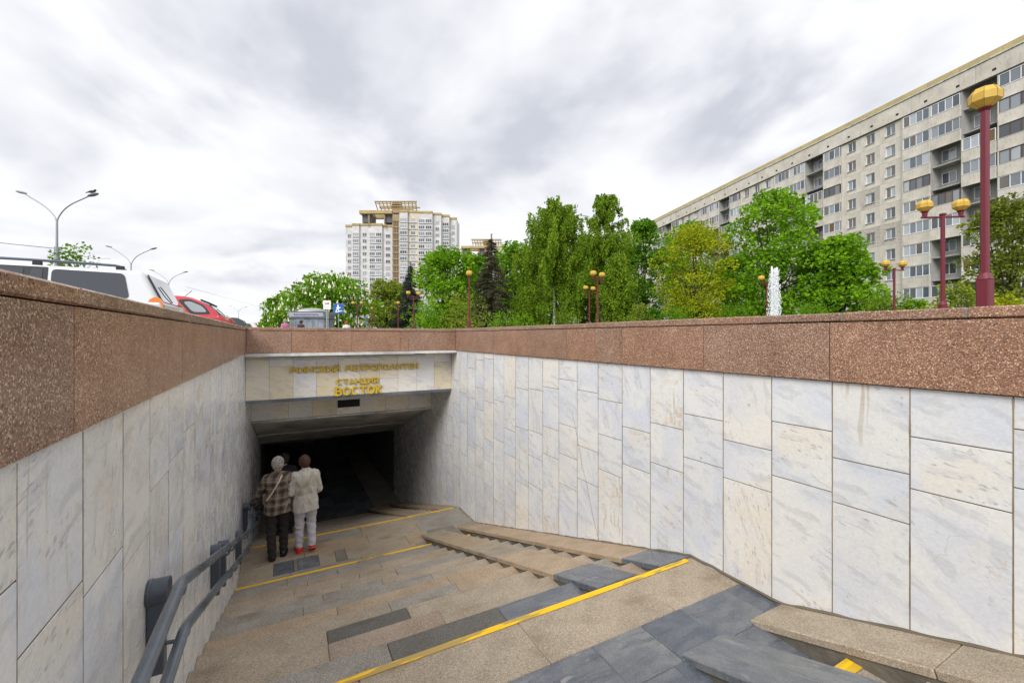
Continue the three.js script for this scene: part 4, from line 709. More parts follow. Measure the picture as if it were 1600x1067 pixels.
function car(o) {
  const g = thing('parked_car', o.label, 'car', 'cars parked beside the pit'), hw = o.W / 2; g.position.set(o.x, 0, o.z - hw);
  const paint = new THREE.MeshPhysicalMaterial({ color: o.paint, roughness: 0.5, clearcoat: 0.7, clearcoatRoughness: 0.08, metalness: o.metal ?? 0.1 });
  const B = 0.07, lower = new THREE.ExtrudeGeometry(roundPoly(o.lower, 0.12), { depth: o.W - 2 * B, bevelEnabled: true, bevelThickness: B, bevelSize: B * 0.7, bevelOffset: -B * 0.7, bevelSegments: 4, curveSegments: 6 }); lower.translate(0, 0, -hw + B);
  const body = mesh('body', creased(lower), paint, g);
  const tp = (y) => 1 - (o.taper ?? 0.15) * clamp((y - o.belt) / (o.H - o.belt), -0.3, 1.2), half = (y) => (hw - 0.03) * tp(y);
  const up = new THREE.ExtrudeGeometry(roundPoly(o.upper, 0.16), { depth: o.W - 0.06 - 2 * B, bevelEnabled: true, bevelThickness: B, bevelSize: B * 0.8, bevelOffset: -B * 0.8, bevelSegments: 4, curveSegments: 8 }); up.translate(0, 0, -hw + 0.03 + B);
  { const p = up.attributes.position; for (let i = 0; i < p.count; i++) p.setZ(i, p.getZ(i) * tp(p.getY(i))); }
  const cab = mesh('cabin', creased(up), paint, g);
  const side = (name, pts, r, mat, parent, out, th = 0.02) => { for (const sg of [1, -1]) { const e = new THREE.ExtrudeGeometry(roundPoly(pts, r), { depth: th, bevelEnabled: false, curveSegments: 5 }), p = e.attributes.position; for (let i = 0; i < p.count; i++) { const y = p.getY(i), w = half(y) - th + p.getZ(i) + out; p.setZ(i, sg * w); } if (sg < 0) { const a = e.attributes.position.array; e.setAttribute('position', new THREE.BufferAttribute(a, 3)); } e.computeVertexNormals(); mesh(name, e, mat, parent); } };
  for (const w of o.windows) { if (w.frame) side('window_trim', w.frame, w.r ?? 0.07, trimM, cab, 0.004); side('side_window', w.p, w.r ?? 0.06, w.mat ?? glassM, cab, 0.009); }
  // rear window and rear lights
  const [ra, rb] = o.rear; // two points on the sloping tail, lower then upper
  const rl = Math.hypot(rb[0] - ra[0], rb[1] - ra[1]), an = Math.atan2(rb[1] - ra[1], rb[0] - ra[0]) - Math.PI / 2;
  const rw = mesh('rear_window', cbox(0.02, rl, o.W * 0.74, 0.008), glassM, cab, [(ra[0] + rb[0]) / 2 + 0.005, (ra[1] + rb[1]) / 2, 0], [0, 0, an]);
  mesh('wiper', tube([v3(0.02, -rl * 0.45, 0), v3(0.03, -rl * 0.2, 0.2), v3(0.024, rl * 0.1, 0.36)], 0.008, 5), trimM, rw);
  for (const sg of [1, -1]) {
    const lt = mesh('tail_light', creased(new THREE.ExtrudeGeometry(roundPoly(o.light, 0.04), { depth: 0.05, bevelEnabled: true, bevelThickness: 0.01, bevelSize: 0.01, bevelSegments: 2 }).translate(0, 0, sg > 0 ? hw - 0.075 : -hw + 0.025)), o.lightM, g);
    mesh('mirror', creased(new THREE.SphereGeometry(0.1, 10, 8).scale(0.8, 0.75, 1)), paint, cab, [o.mirror[0], o.mirror[1], sg * (hw + 0.06)]);
    for (const wx of o.wheels) {
      const w = mesh('wheel', new THREE.TorusGeometry(o.wr - 0.1, 0.105, 10, 26), tyreM, g, [wx, o.wr, sg * (hw - 0.11)]);
      const rim = [new THREE.CylinderGeometry(o.wr - 0.13, o.wr - 0.13, 0.12, 22).rotateX(Math.PI / 2)]; for (let k = 0; k < 5; k++) rim.push(cbox(0.06, o.wr * 1.2, 0.03, 0.008).rotateZ(k * Math.PI / 5).translate(0, 0, sg * 0.07));
      mesh('rim', mergeGeometries(rim.map((q) => q.index ? q.toNonIndexed() : q)), rimM, w);
    }
  }
  mesh('bumper', cbox(0.14, 0.24, o.W - 0.08, 0.05), o.bumper ?? trimM, g, [0.02, 0.5, 0]);
  mesh('bumper', cbox(0.14, 0.24, o.W - 0.08, 0.05), o.bumper ?? trimM, g, [-o.L - 0.0, 0.5, 0]);
  mesh('licence_plate', cbox(0.01, 0.11, 0.5, 0.003), whiteMetal, g, [o.lower[0][0] + 0.045, 0.78, 0]);
  if (o.rails) for (const sg of [1, -1]) {
    const z = sg * (half(o.H) - 0.1), [a, b] = o.rails;
    const r = mesh('roof_rail', tube([v3(a, o.H - 0.015, z), v3(a - 0.1, o.H + 0.06, z), v3(a - 0.25, o.H + 0.072, z), v3((a + b) / 2, o.H + 0.085, z), v3(b + 0.25, o.H + 0.072, z), v3(b, o.H, z)], 0.021, 8, 40), std({ color: lin(0.09, 0.11, 0.14), roughness: 0.4, metalness: 0.4 }), cab);
    for (const x of [a - 0.08, a - 1.06, b + 0.2]) mesh('rail_foot', cbox(0.11, 0.09, 0.05, 0.012), trimM, r, [x, o.H + 0.025, z]);
  }
  if (o.antenna) mesh('antenna', tube([v3(o.antenna, o.H - 0.02, 0.25), v3(o.antenna + 0.14, o.H + 0.13, 0.25)], 0.006, 5), trimM, cab);
  if (o.spoiler) mesh('spoiler', cbox(0.2, 0.04, o.W * 0.72, 0.015), trimM, cab, o.spoiler, [0, 0, -0.42]);
  return g;
}
const redLamp = new THREE.MeshPhysicalMaterial({ color: lin(0.55, 0.012, 0.012), roughness: 0.15, clearcoat: 1 }), orangeLamp = new THREE.MeshPhysicalMaterial({ color: lin(0.85, 0.22, 0.01), roughness: 0.15, clearcoat: 1 });
car({
  label: 'silver white station wagon off-roader with roof rails and orange tail light', x: -1.8, z: -9.1, L: 4.6, W: 1.86, H: 1.81, belt: 1.26, paint: lin(0.70, 0.71, 0.74), metal: 0.15, taper: 0.11,
  lower: [[0.05, 0.36], [0.05, 1.05], [0.0, 1.3, 0.05], [-3.2, 1.3], [-4.35, 1.12], [-4.6, 0.95], [-4.6, 0.36]],
  upper: [[0.0, 1.2, 0.03], [-0.27, 1.81, 0.1], [-2.65, 1.82, 0.3], [-3.45, 1.2, 0.03]],
  windows: [{ p: [[-0.42, 1.335], [-0.5, 1.745], [-1.36, 1.76], [-1.36, 1.335]], r: 0.07 }, { p: [[-1.46, 1.335], [-1.46, 1.75], [-1.58, 1.752], [-1.66, 1.335]], r: 0.02, frame: [[-1.4, 1.3], [-1.4, 1.785], [-2.85, 1.785], [-3.2, 1.3]] }, { p: [[-1.73, 1.335], [-1.66, 1.757], [-2.1, 1.765], [-2.1, 1.335]], r: 0.03 }, { p: [[-2.16, 1.335], [-2.16, 1.765], [-2.65, 1.765], [-3.0, 1.335]], r: 0.04 }],
  rear: [[-0.03, 1.3], [-0.235, 1.765]], light: [[0.03, 1.12], [0.01, 1.27], [-0.04, 1.36], [-0.13, 1.36], [-0.18, 1.27], [-0.2, 1.12]], lightM: orangeLamp, mirror: [-2.9, 1.3], wheels: [-0.95, -3.65], wr: 0.37, rails: [-0.5, -2.8], bumper: trimM,
});
car({
  label: 'red compact crossover with small diamond shaped rear side window', x: -1.2, z: -11.6, L: 4.1, W: 1.78, H: 1.64, belt: 1.14, paint: lin(0.55, 0.03, 0.05), taper: 0.18,
  lower: [[0.04, 0.34], [0.05, 0.95], [-0.03, 1.17, 0.06], [-2.9, 1.14], [-3.85, 0.98], [-4.1, 0.8], [-4.1, 0.34]],
  upper: [[-0.02, 1.1, 0.03], [-0.2, 1.36, 0.25], [-0.6, 1.6, 0.4], [-2.0, 1.65, 0.5], [-3.0, 1.1, 0.03]],
  windows: [{ p: [[-0.29, 1.25], [-0.4, 1.39], [-0.62, 1.49], [-0.74, 1.475], [-0.56, 1.25]], r: 0.07, frame: [[-0.22, 1.205], [-0.36, 1.41], [-0.63, 1.54], [-0.85, 1.52], [-0.6, 1.205]], mat: new THREE.MeshPhysicalMaterial({ color: lin(0.32, 0.36, 0.37), roughness: 0.1, clearcoat: 1 }) }, { p: [[-0.9, 1.2], [-0.98, 1.55], [-1.62, 1.575], [-1.62, 1.2]], r: 0.05 }, { p: [[-1.68, 1.2], [-1.68, 1.575], [-2.1, 1.565], [-2.72, 1.2]], r: 0.05 }],
  rear: [[-0.06, 1.18], [-0.28, 1.43]], light: [[0.06, 1.0], [0.04, 1.12], [-0.06, 1.185], [-0.15, 1.12], [-0.13, 1.0]], lightM: redLamp, mirror: [-2.6, 1.2], wheels: [-0.75, -3.2], wr: 0.34, antenna: -0.8, spoiler: [-0.36, 1.5, 0], bumper: trimM,
});
const sedan = (x, z, paint, label) => car({
  label, x, z, L: 4.2, W: 1.74, H: 1.47, belt: 0.98, paint, metal: 0.3, taper: 0.22,
  lower: [[0.04, 0.3], [0.05, 0.8], [-0.05, 1.0], [-2.9, 0.98], [-3.95, 0.86], [-4.2, 0.7], [-4.2, 0.3]], upper: [[-0.04, 0.94, 0.03], [-0.36, 1.45, 0.2], [-1.9, 1.48, 0.4], [-2.95, 0.94, 0.03]],
  windows: [{ p: [[-0.36, 1.04], [-0.55, 1.38], [-1.28, 1.4], [-1.28, 1.04]], r: 0.05 }, { p: [[-1.35, 1.04], [-1.35, 1.41], [-1.9, 1.4], [-2.6, 1.04]], r: 0.05 }],
  rear: [[-0.1, 1.0], [-0.31, 1.36]], light: [[0.06, 0.78], [0.04, 0.94], [-0.12, 0.96], [-0.14, 0.78]], lightM: redLamp, mirror: [-2.5, 1.02], wheels: [-0.8, -3.3], wr: 0.32,
});
sedan(-1.28, -16.0, lin(0.035, 0.06, 0.058), 'dark green hatchback parked beyond the red car');
sedan(-1.15, -20.0, lin(0.025, 0.03, 0.045), 'dark blue hatchback parked beyond the dark green one');
sedan(-1.0, -26.5, lin(0.60, 0.60, 0.62), 'white hatchback at the far end of the parked row');

// ---------------------------------------------------------------- tall double arm street lamps by the road
{
  const steel = std({ color: lin(0.36, 0.38, 0.41), roughness: 0.45, metalness: 0.3 }), headM = std({ color: lin(0.30, 0.31, 0.33), roughness: 0.5 });
  const mast = (u, t, label, s = 1) => {
    const g = thing('street_lamp', label, 'street lamp', 'tall double arm lamps along the road'); g.position.copy(ground(u, t));
    g.rotation.y = -YAW - 0.1;
    mesh('pole', mergeGeometries([limb(v3(0, 0, 0), v3(0, 5.9, 0), 0.13, 0.11, 12), limb(v3(0, 5.9, 0), v3(0, 7.3, 0), 0.06, 0.05, 10), new THREE.CylinderGeometry(0.125, 0.125, 0.2, 12).translate(0, 5.8, 0)].map((q) => q)), steel, g);
    for (const sg of [-1, 1]) {
      const a = mesh('arm', tube([v3(0, 7.0, 0), v3(sg * 0.1, 7.6, 0), v3(sg * 0.75, 8.25, 0), v3(sg * 2.1, 8.8 + (sg < 0 ? 0.25 : 0), 0)], 0.035, 7, 20), steel, g);
      mesh('lamp_head', creased(new THREE.SphereGeometry(1, 12, 8).scale(0.36, 0.075, 0.14)), headM, a, [sg * 2.35, 8.86 + (sg < 0 ? 0.3 : 0), 0], [0, 0, sg * 0.22]);
    }
    g.scale.setScalar(s); return g;
  };
  const a = mast(88, 25, 'tall grey double arm street lamp standing behind the silver wagon'), b = mast(204, 45.5, 'double arm street lamp second along the road', 1.12), c = mast(263, 56, 'double arm street lamp farthest along the road', 1.02);
  mast(372, 120, 'distant small street lamp above the end of the parked row', 1);
  // span wires
  const wire = (p, q, sag, label) => { const m = p.clone().lerp(q, 0.5); m.y -= sag; tag(mesh(numbered('span_wire'), tube([p, m, q], 0.016, 5, 24), trimM), label, 'wire', 'overhead wires along the road'); };
  wire(a.position.clone().setY(5.8), at(-160, 352, 22), 0.15, 'black wire running from the nearest lamp pole over the road');
  wire(a.position.clone().setY(5.75), at(172, 404, 44), 0.2, 'black wire between the first and second lamp poles');
  wire(at(290, 448, 60), at(455, 489, 150), 0.4, 'thin wire sagging away beyond the far lamp');
  const bird = thing('bird', 'small dark bird perched on the arm of the nearest street lamp', 'bird'); const tip = v3(2.3, 8.9, 0).applyEuler(a.rotation).add(a.position); bird.position.copy(tip);
  mesh('body', surface((p) => smin(smin(ell(p, [0, 0.13, 0], [0.13, 0.09, 0.085]), ell(p, [0.12, 0.24, 0], [0.06, 0.06, 0.055]), 0.06), cap(p, [-0.1, 0.12, 0], [-0.28, 0.04, 0], 0.05, 0.02), 0.04), [-0.36, -0.02, -0.16], [0.3, 0.36, 0.16], 30), trimM, bird);
  mesh('beak', new THREE.ConeGeometry(0.015, 0.06, 6).rotateZ(-Math.PI / 2).translate(0.2, 0.24, 0), trimM, bird); for (const z of [-0.03, 0.03]) mesh('leg', limb(v3(0, 0, z), v3(0, 0.07, z), 0.007, 0.007, 5), trimM, bird);
}

// ---------------------------------------------------------------- red park lamps with yellow lanterns
{
  const red = new THREE.MeshPhysicalMaterial({ color: lin(0.15, 0.008, 0.022), roughness: 0.5, clearcoat: 0.12, clearcoatRoughness: 0.5 });
  const shadeMap = tex(256, 0.4, (x, y) => { const a = fbm(x * 7, y * 7, 7, 4); return mixc([0.86, 0.75, 0.42], [0.76, 0.63, 0.24], a); });
  const shadeM = std({ map: shadeMap, color: lin(1.0, 0.90, 0.62), roughness: 0.4, flatShading: true });
  const oct = (prof) => { const P = [], n = 8; for (let i = 0; i + 1 < prof.length; i++) for (let k = 0; k < n; k++) { const q = (j, r, y) => { const a = (k + j + 0.5) / n * Math.PI * 2; return [r * Math.cos(a), y, r * Math.sin(a)]; }; const [r0, y0] = prof[i], [r1, y1] = prof[i + 1], a = q(0, r0, y0), b = q(1, r0, y0), c = q(1, r1, y1), d = q(0, r1, y1); P.push(...a, ...c, ...b, ...a, ...d, ...c); } const g = new THREE.BufferGeometry(); g.setAttribute('position', new THREE.Float32BufferAttribute(P, 3)); g.setAttribute('uv', new THREE.Float32BufferAttribute(P.flatMap((v, i) => i % 3 === 2 ? [P[i - 2] + v, P[i - 1]] : []), 2)); g.computeVertexNormals(); return g; };
  const lowG = oct([[0.07, 0], [0.205, 0.115]]), upG = oct([[0.206, 0.115], [0.21, 0.24], [0.15, 0.335], [0.0, 0.345]]), ribG = mergeGeometries(Array.from({ length: 8 }, (_, k) => { const a = (k + 0.5) / 8 * Math.PI * 2, c = Math.cos(a), s = Math.sin(a); return mergeGeometries([limb(v3(0.21 * c, 0.115, 0.21 * s), v3(0.213 * c, 0.24, 0.213 * s), 0.0035, 0.0035, 4), limb(v3(0.07 * c, 0, 0.07 * s), v3(0.208 * c, 0.115, 0.208 * s), 0.0035, 0.0035, 4), limb(v3(0.213 * c, 0.24, 0.213 * s), v3(0.152 * c, 0.337, 0.152 * s), 0.0035, 0.0035, 4)]); }));
  const ribM = std({ color: lin(0.34, 0.2, 0.02), roughness: 0.6 });
  const lantern = (parent, x, y) => { const l = mesh('lantern', upG, shadeM, parent, [x, y, 0]); l.scale.setScalar(0.72); mesh('lower_shade', lowG, shadeM, l); mesh('rib', ribG, ribM, l); mesh('neck', new THREE.CylinderGeometry(0.105, 0.05, 0.05, 12).translate(0, -0.022, 0), red, l); };
  function parkLamp(u, vtop, double, label, turn = 0) {
    const t = 3.05 * F / (HORIZON - vtop), g = thing('park_lamp', label, 'lamp', 'red park lamps with yellow lanterns'); g.position.copy(ground(u, t)); g.rotation.y = -YAW + turn;
    const top = double ? 3.44 : 3.5;
    mesh('post', cbox(0.07, top - 0.5, 0.07, 0.014).translate(0, 0.5 + (top - 0.5) / 2, 0), red, g);
    mesh('base', mergeGeometries([cbox(0.125, 1.42, 0.125, 0.014).translate(0, 0.71, 0), new THREE.CylinderGeometry(0.049, 0.086, 0.08, 4, 1).rotateY(Math.PI / 4).translate(0, 1.458, 0).toNonIndexed()]), red, g);
    if (double) { mesh('crossbar', cbox(0.9, 0.04, 0.04, 0.008), red, g, [0, 3.38, 0]); for (const x of [-0.37, 0.37]) { mesh('cup', new THREE.CylinderGeometry(0.05, 0.04, 0.1, 12), red, g, [x, 3.43, 0]); lantern(g, x, 3.51); } mesh('cap', cbox(0.1, 0.05, 0.1, 0.012), red, g, [0, 3.44, 0]); }
    else lantern(g, 0, 3.52);
    return g;
  }
  parkLamp(1540, 138, 0, 'tall red park lamp with a single yellow lantern close behind the parapet', 0.3);
  parkLamp(1474, 312, 1, 'red twin lantern lamp next beyond the nearest single lantern lamp', -0.1);
  parkLamp(1398, 407, 1, 'red twin lantern lamp beside the maple in front of the apartment slab', 0.1);
  parkLamp(1199, 431, 1, 'red twin lantern lamp half hidden behind the fountain jet', 0.3);
  parkLamp(934, 424, 1, 'taller looking red twin lantern lamp in front of the birches', 0.8);
  parkLamp(921, 447, 1, 'smaller looking red twin lantern lamp in front of the birches', 0.75);
  parkLamp(733, 423, 0, 'red single lantern lamp in front of the brown spruce', 0.2);
  parkLamp(646, 455, 1, 'red twin lantern lamp in front of the dark spruce', 0.6);
  parkLamp(622, 471, 0, 'red single lantern lamp beside the dark spruce', 0);
  parkLamp(581, 480, 0, 'red single lantern lamp before the white stall', 0);
  parkLamp(558, 471, 1, 'red twin lantern lamp under the pale maple beside the blossoming chestnut', 0);
}

// ---------------------------------------------------------------- kiosk, signs, stalls beyond the far parapet
{
  const canvasTex = (w, h, draw) => { const c = document.createElement('canvas'); c.width = w; c.height = h; const x = c.getContext('2d'); draw(x, w, h); const t = new THREE.CanvasTexture(c); t.colorSpace = THREE.SRGBColorSpace; return t; };
  const kg = thing('newspaper_kiosk', 'grey blue kiosk with domed roof and blue lettering under the chestnut', 'kiosk'), kp = ground(488, 30); kg.position.copy(kp); kg.rotation.y = -YAW + 0.1;
  const km = std({ map: dirtMap, color: lin(0.30, 0.34, 0.42), roughness: 0.55 }), kl = std({ map: dirtMap, color: lin(0.62, 0.64, 0.70), roughness: 0.5 });
  mesh('wall', cbox(2.25, 1.95, 2.0, 0.02).translate(0, 0.975, 0), km, kg);
  for (let i = 0; i < 6; i++) mesh('shutter_panel', cbox(0.345, 1.5, 0.02, 0.008), km, kg, [-0.9 + i * 0.36, 1.05, 1.012]);
  const trap = new THREE.CylinderGeometry(1.85, 1.56, 0.42, 4, 1).rotateY(Math.PI / 4).translate(0, 2.16, 0); const fas = mesh('fascia', trap, kl, kg); fas.scale.z = 0.9;
  const txt = mesh('sign_board', new THREE.PlaneGeometry(2.2, 0.3), std({ map: canvasTex(1024, 140, (x, w, h) => { x.fillStyle = '#c9ccd6'; x.fillRect(0, 0, w, h); x.fillStyle = '#2b2a86'; x.font = 'bold 96px sans-serif'; x.textAlign = 'center'; x.textBaseline = 'middle'; x.fillText('Белсоюзпечать', w / 2, h / 2); }), roughness: 0.5 }), kg, [0, 2.16, 1.13], [0.42, 0, 0]);
  txt.position.z = 1.2;
  mesh('awning_beam', cbox(2.5, 0.05, 2.2, 0.01), km, kg, [0, 1.96, 0]);
  mesh('dome', new THREE.SphereGeometry(0.98, 24, 8, 0, Math.PI * 2, 0, Math.PI / 2).scale(1, 0.3, 1), kl, kg, [0, 2.37, 0]);
  const post = std({ color: lin(0.5, 0.51, 0.53), roughness: 0.4, metalness: 0.3 });
  const s1 = thing('bus_stop_sign', 'white bus stop sign plate on twin posts beside the kiosk', 'sign'); s1.position.copy(ground(511, 28)); s1.rotation.y = -YAW;
  for (const x of [-0.05, 0.05]) mesh('post', limb(v3(x, 0, 0), v3(x, 2.95, 0), 0.025, 0.025, 10), post, s1);
  mesh('plate', cbox(0.5, 0.58, 0.02, 0.006), whiteMetal, s1, [0, 2.74, 0.03]);
  mesh('plate_print', new THREE.PlaneGeometry(0.47, 0.55), std({ map: canvasTex(256, 300, (x, w, h) => { x.fillStyle = '#f4f2f0'; x.fillRect(0, 0, w, h); x.fillStyle = '#a5182c'; x.beginPath(); x.roundRect(48, 70, 160, 52, 14); x.fill(); x.fillStyle = '#f4f2f0'; x.fillRect(62, 80, 36, 18); x.fillRect(106, 80, 36, 18); x.fillStyle = '#a5182c'; x.beginPath(); x.arc(84, 124, 13, 0, 7); x.arc(170, 124, 13, 0, 7); x.fill(); x.fillStyle = '#444'; x.fillRect(20, 196, 216, 10); x.fillStyle = '#b44a52'; x.fillRect(60, 240, 140, 12); }), roughness: 0.5 }), s1, [0, 2.74, 0.044]);
  const s2 = thing('underpass_sign', 'blue square sign with a white figure walking down steps', 'sign'); s2.position.copy(ground(528.5, 31)); s2.rotation.y = -YAW;
  mesh('post', limb(v3(0, 0, 0), v3(0, 2.9, 0), 0.03, 0.03, 10), post, s2);
  mesh('plate', cbox(0.7, 0.7, 0.02, 0.008), std({ color: lin(0.35, 0.36, 0.4), roughness: 0.4 }), s2, [0, 2.7, 0.04]);
  mesh('plate_print', new THREE.PlaneGeometry(0.68, 0.68), std({ map: canvasTex(256, 256, (x) => { x.fillStyle = '#1558b0'; x.fillRect(0, 0, 256, 256); x.strokeStyle = '#fff'; x.lineCap = 'round'; x.lineJoin = 'round'; x.fillStyle = '#fff'; x.beginPath(); x.arc(122, 44, 20, 0, 7); x.fill(); x.lineWidth = 34; x.beginPath(); x.moveTo(122, 80); x.lineTo(116, 138); x.stroke(); x.lineWidth = 20; x.beginPath(); x.moveTo(116, 140); x.lineTo(78, 170); x.lineTo(70, 214); x.moveTo(118, 140); x.lineTo(146, 174); x.lineTo(138, 206); x.moveTo(124, 84); x.lineTo(160, 118); x.lineTo(186, 98); x.moveTo(114, 86); x.lineTo(82, 120); x.stroke(); x.lineWidth = 16; x.beginPath(); x.moveTo(60, 224); x.lineTo(122, 224); x.lineTo(122, 208); x.lineTo(176, 208); x.lineTo(176, 192); x.lineTo(236, 192); x.stroke(); }), roughness: 0.4 }), s2, [0, 2.7, 0.053]);
  const stall = thing('street_stall', 'white street stall with round umbrella and blue feather flag', 'stall'); stall.position.copy(ground(572, 62)); stall.rotation.y = -YAW;
  const wh = std({ map: dirtMap, color: lin(0.75, 0.75, 0.76), roughness: 0.6 });
  for (const [x, w, h] of [[-1.5, 0.8, 2.1], [1.6, 1.0, 2.5]]) mesh('side_panel', cbox(w, h, 0.1, 0.02), wh, stall, [x, h / 2, 0]);
  mesh('counter', cbox(2.0, 1.0, 0.6, 0.02), std({ color: lin(0.12, 0.14, 0.16), roughness: 0.5 }), stall, [0.2, 0.5, -0.3]);
  mesh('roof', cbox(2.2, 0.12, 1.2, 0.03), wh, stall, [0.2, 1.55, -0.3]); mesh('umbrella', new THREE.SphereGeometry(0.75, 14, 6, 0, 7, 0, 1.4).scale(1, 0.7, 1), wh, stall, [-0.7, 1.45, 0.4]);
  mesh('umbrella_pole', limb(v3(-0.7, 0, 0.4), v3(-0.7, 1.9, 0.4), 0.03, 0.03), post, stall);
  const fl = shape([[0, 0], [0.5, 0.1], [0.65, 1.6], [0.35, 2.3], [0.05, 2.1]]); mesh('feather_flag', new THREE.ExtrudeGeometry(fl, { depth: 0.03, bevelEnabled: false }).translate(-0.35, 1.5, 0), std({ color: lin(0.12, 0.26, 0.5), roughness: 0.6 }), stall);
  mesh('flag_pole', limb(v3(-0.37, 0, 0), v3(-0.37, 3.7, 0), 0.02, 0.02), post, stall);
  const st2 = thing('market_tent', 'green market stall under the trees by the white panel', 'stall'); st2.position.copy(ground(598, 66)); st2.rotation.y = -YAW;
  mesh('counter', cbox(2.4, 1.1, 1, 0.03).translate(0, 0.55, 0), std({ color: lin(0.02, 0.14, 0.08), roughness: 0.6 }), st2); mesh('roof', new THREE.CylinderGeometry(0.3, 1.9, 0.5, 4).rotateY(Math.PI / 4).translate(0, 2.0, 0), std({ color: lin(0.03, 0.2, 0.11), roughness: 0.7 }), st2); for (const [x, z] of [[-1.1, 0.9], [1.1, 0.9], [-1.1, -0.9], [1.1, -0.9]]) mesh('post', limb(v3(x, 0, z), v3(x, 1.8, z), 0.03, 0.03), post, st2);
  const aw = thing('market_tent', 'small pink and white awning beyond the parked cars', 'awning'); aw.position.copy(ground(404, 55)); aw.rotation.y = -YAW;
  mesh('roof', new THREE.CylinderGeometry(0.9, 1.3, 0.35, 4).rotateY(Math.PI / 4).translate(0, 2.2, 0), std({ color: lin(0.32, 0.06, 0.17), roughness: 0.7 }), aw); mesh('valance', cbox(1.9, 0.35, 1.9, 0.02).translate(0, 1.85, 0), wh, aw); for (const [x, z] of [[-0.85, 0.85], [0.85, 0.85], [-0.85, -0.85], [0.85, -0.85]]) mesh('post', limb(v3(x, 0, z), v3(x, 1.7, z), 0.03, 0.03), post, aw);
}

// ---------------------------------------------------------------- fountain
{
  const g = thing('fountain', 'white foaming fountain jet rising behind the parapet', 'fountain'), q = ground(1210, 20); g.position.copy(q);
  mesh('basin', new THREE.LatheGeometry([[0.01, 0.05], [2.4, 0.05], [2.4, 0.45], [2.75, 0.45], [2.8, 0.0]].map(([x, y]) => new THREE.Vector2(x, y)), 40), std({ map: graniteMap, roughness: 0.6 }), g);
  mesh('basin_water', new THREE.CircleGeometry(2.38, 40).rotateX(-Math.PI / 2).translate(0, 0.34, 0), new THREE.MeshPhysicalMaterial({ color: lin(0.06, 0.1, 0.1), roughness: 0.08 }), g);
  const foam = std({ color: lin(0.86, 0.88, 0.90), roughness: 0.5 }), geo = new THREE.IcosahedronGeometry(1, 1), n = 6500, im = new THREE.InstancedMesh(geo, foam, n), m = new THREE.Matrix4(), quat = new THREE.Quaternion(); im.name = 'water_jet'; im.userData.kind = 'stuff';
  for (let i = 0; i < n; i++) {
    const j = i % 3, y = Math.pow(rnd(), 0.85), cx = [-0.1, 0.04, 0.13][j], top = [3.95, 3.85, 3.88][j], spread = 0.03 + 0.05 * (1 - y), fall = rnd() < 0.35;
    const a = rr(0, 6.283), r = (fall ? rr(0.1, 0.34) * (1.1 - y * 0.8) : Math.sqrt(rnd()) * spread), sz = fall ? rr(0.008, 0.018) : rr(0.009, 0.02);
    m.compose(v3(cx + r * Math.cos(a), 0.35 + y * (top - 0.35) - (fall ? rr(0, 0.3) : 0), r * Math.sin(a)), quat, v3(sz, sz * rr(1, 3), sz)); im.setMatrixAt(i, m);
  }
  im.castShadow = true; g.add(im); g.rotation.y = -YAW;
}

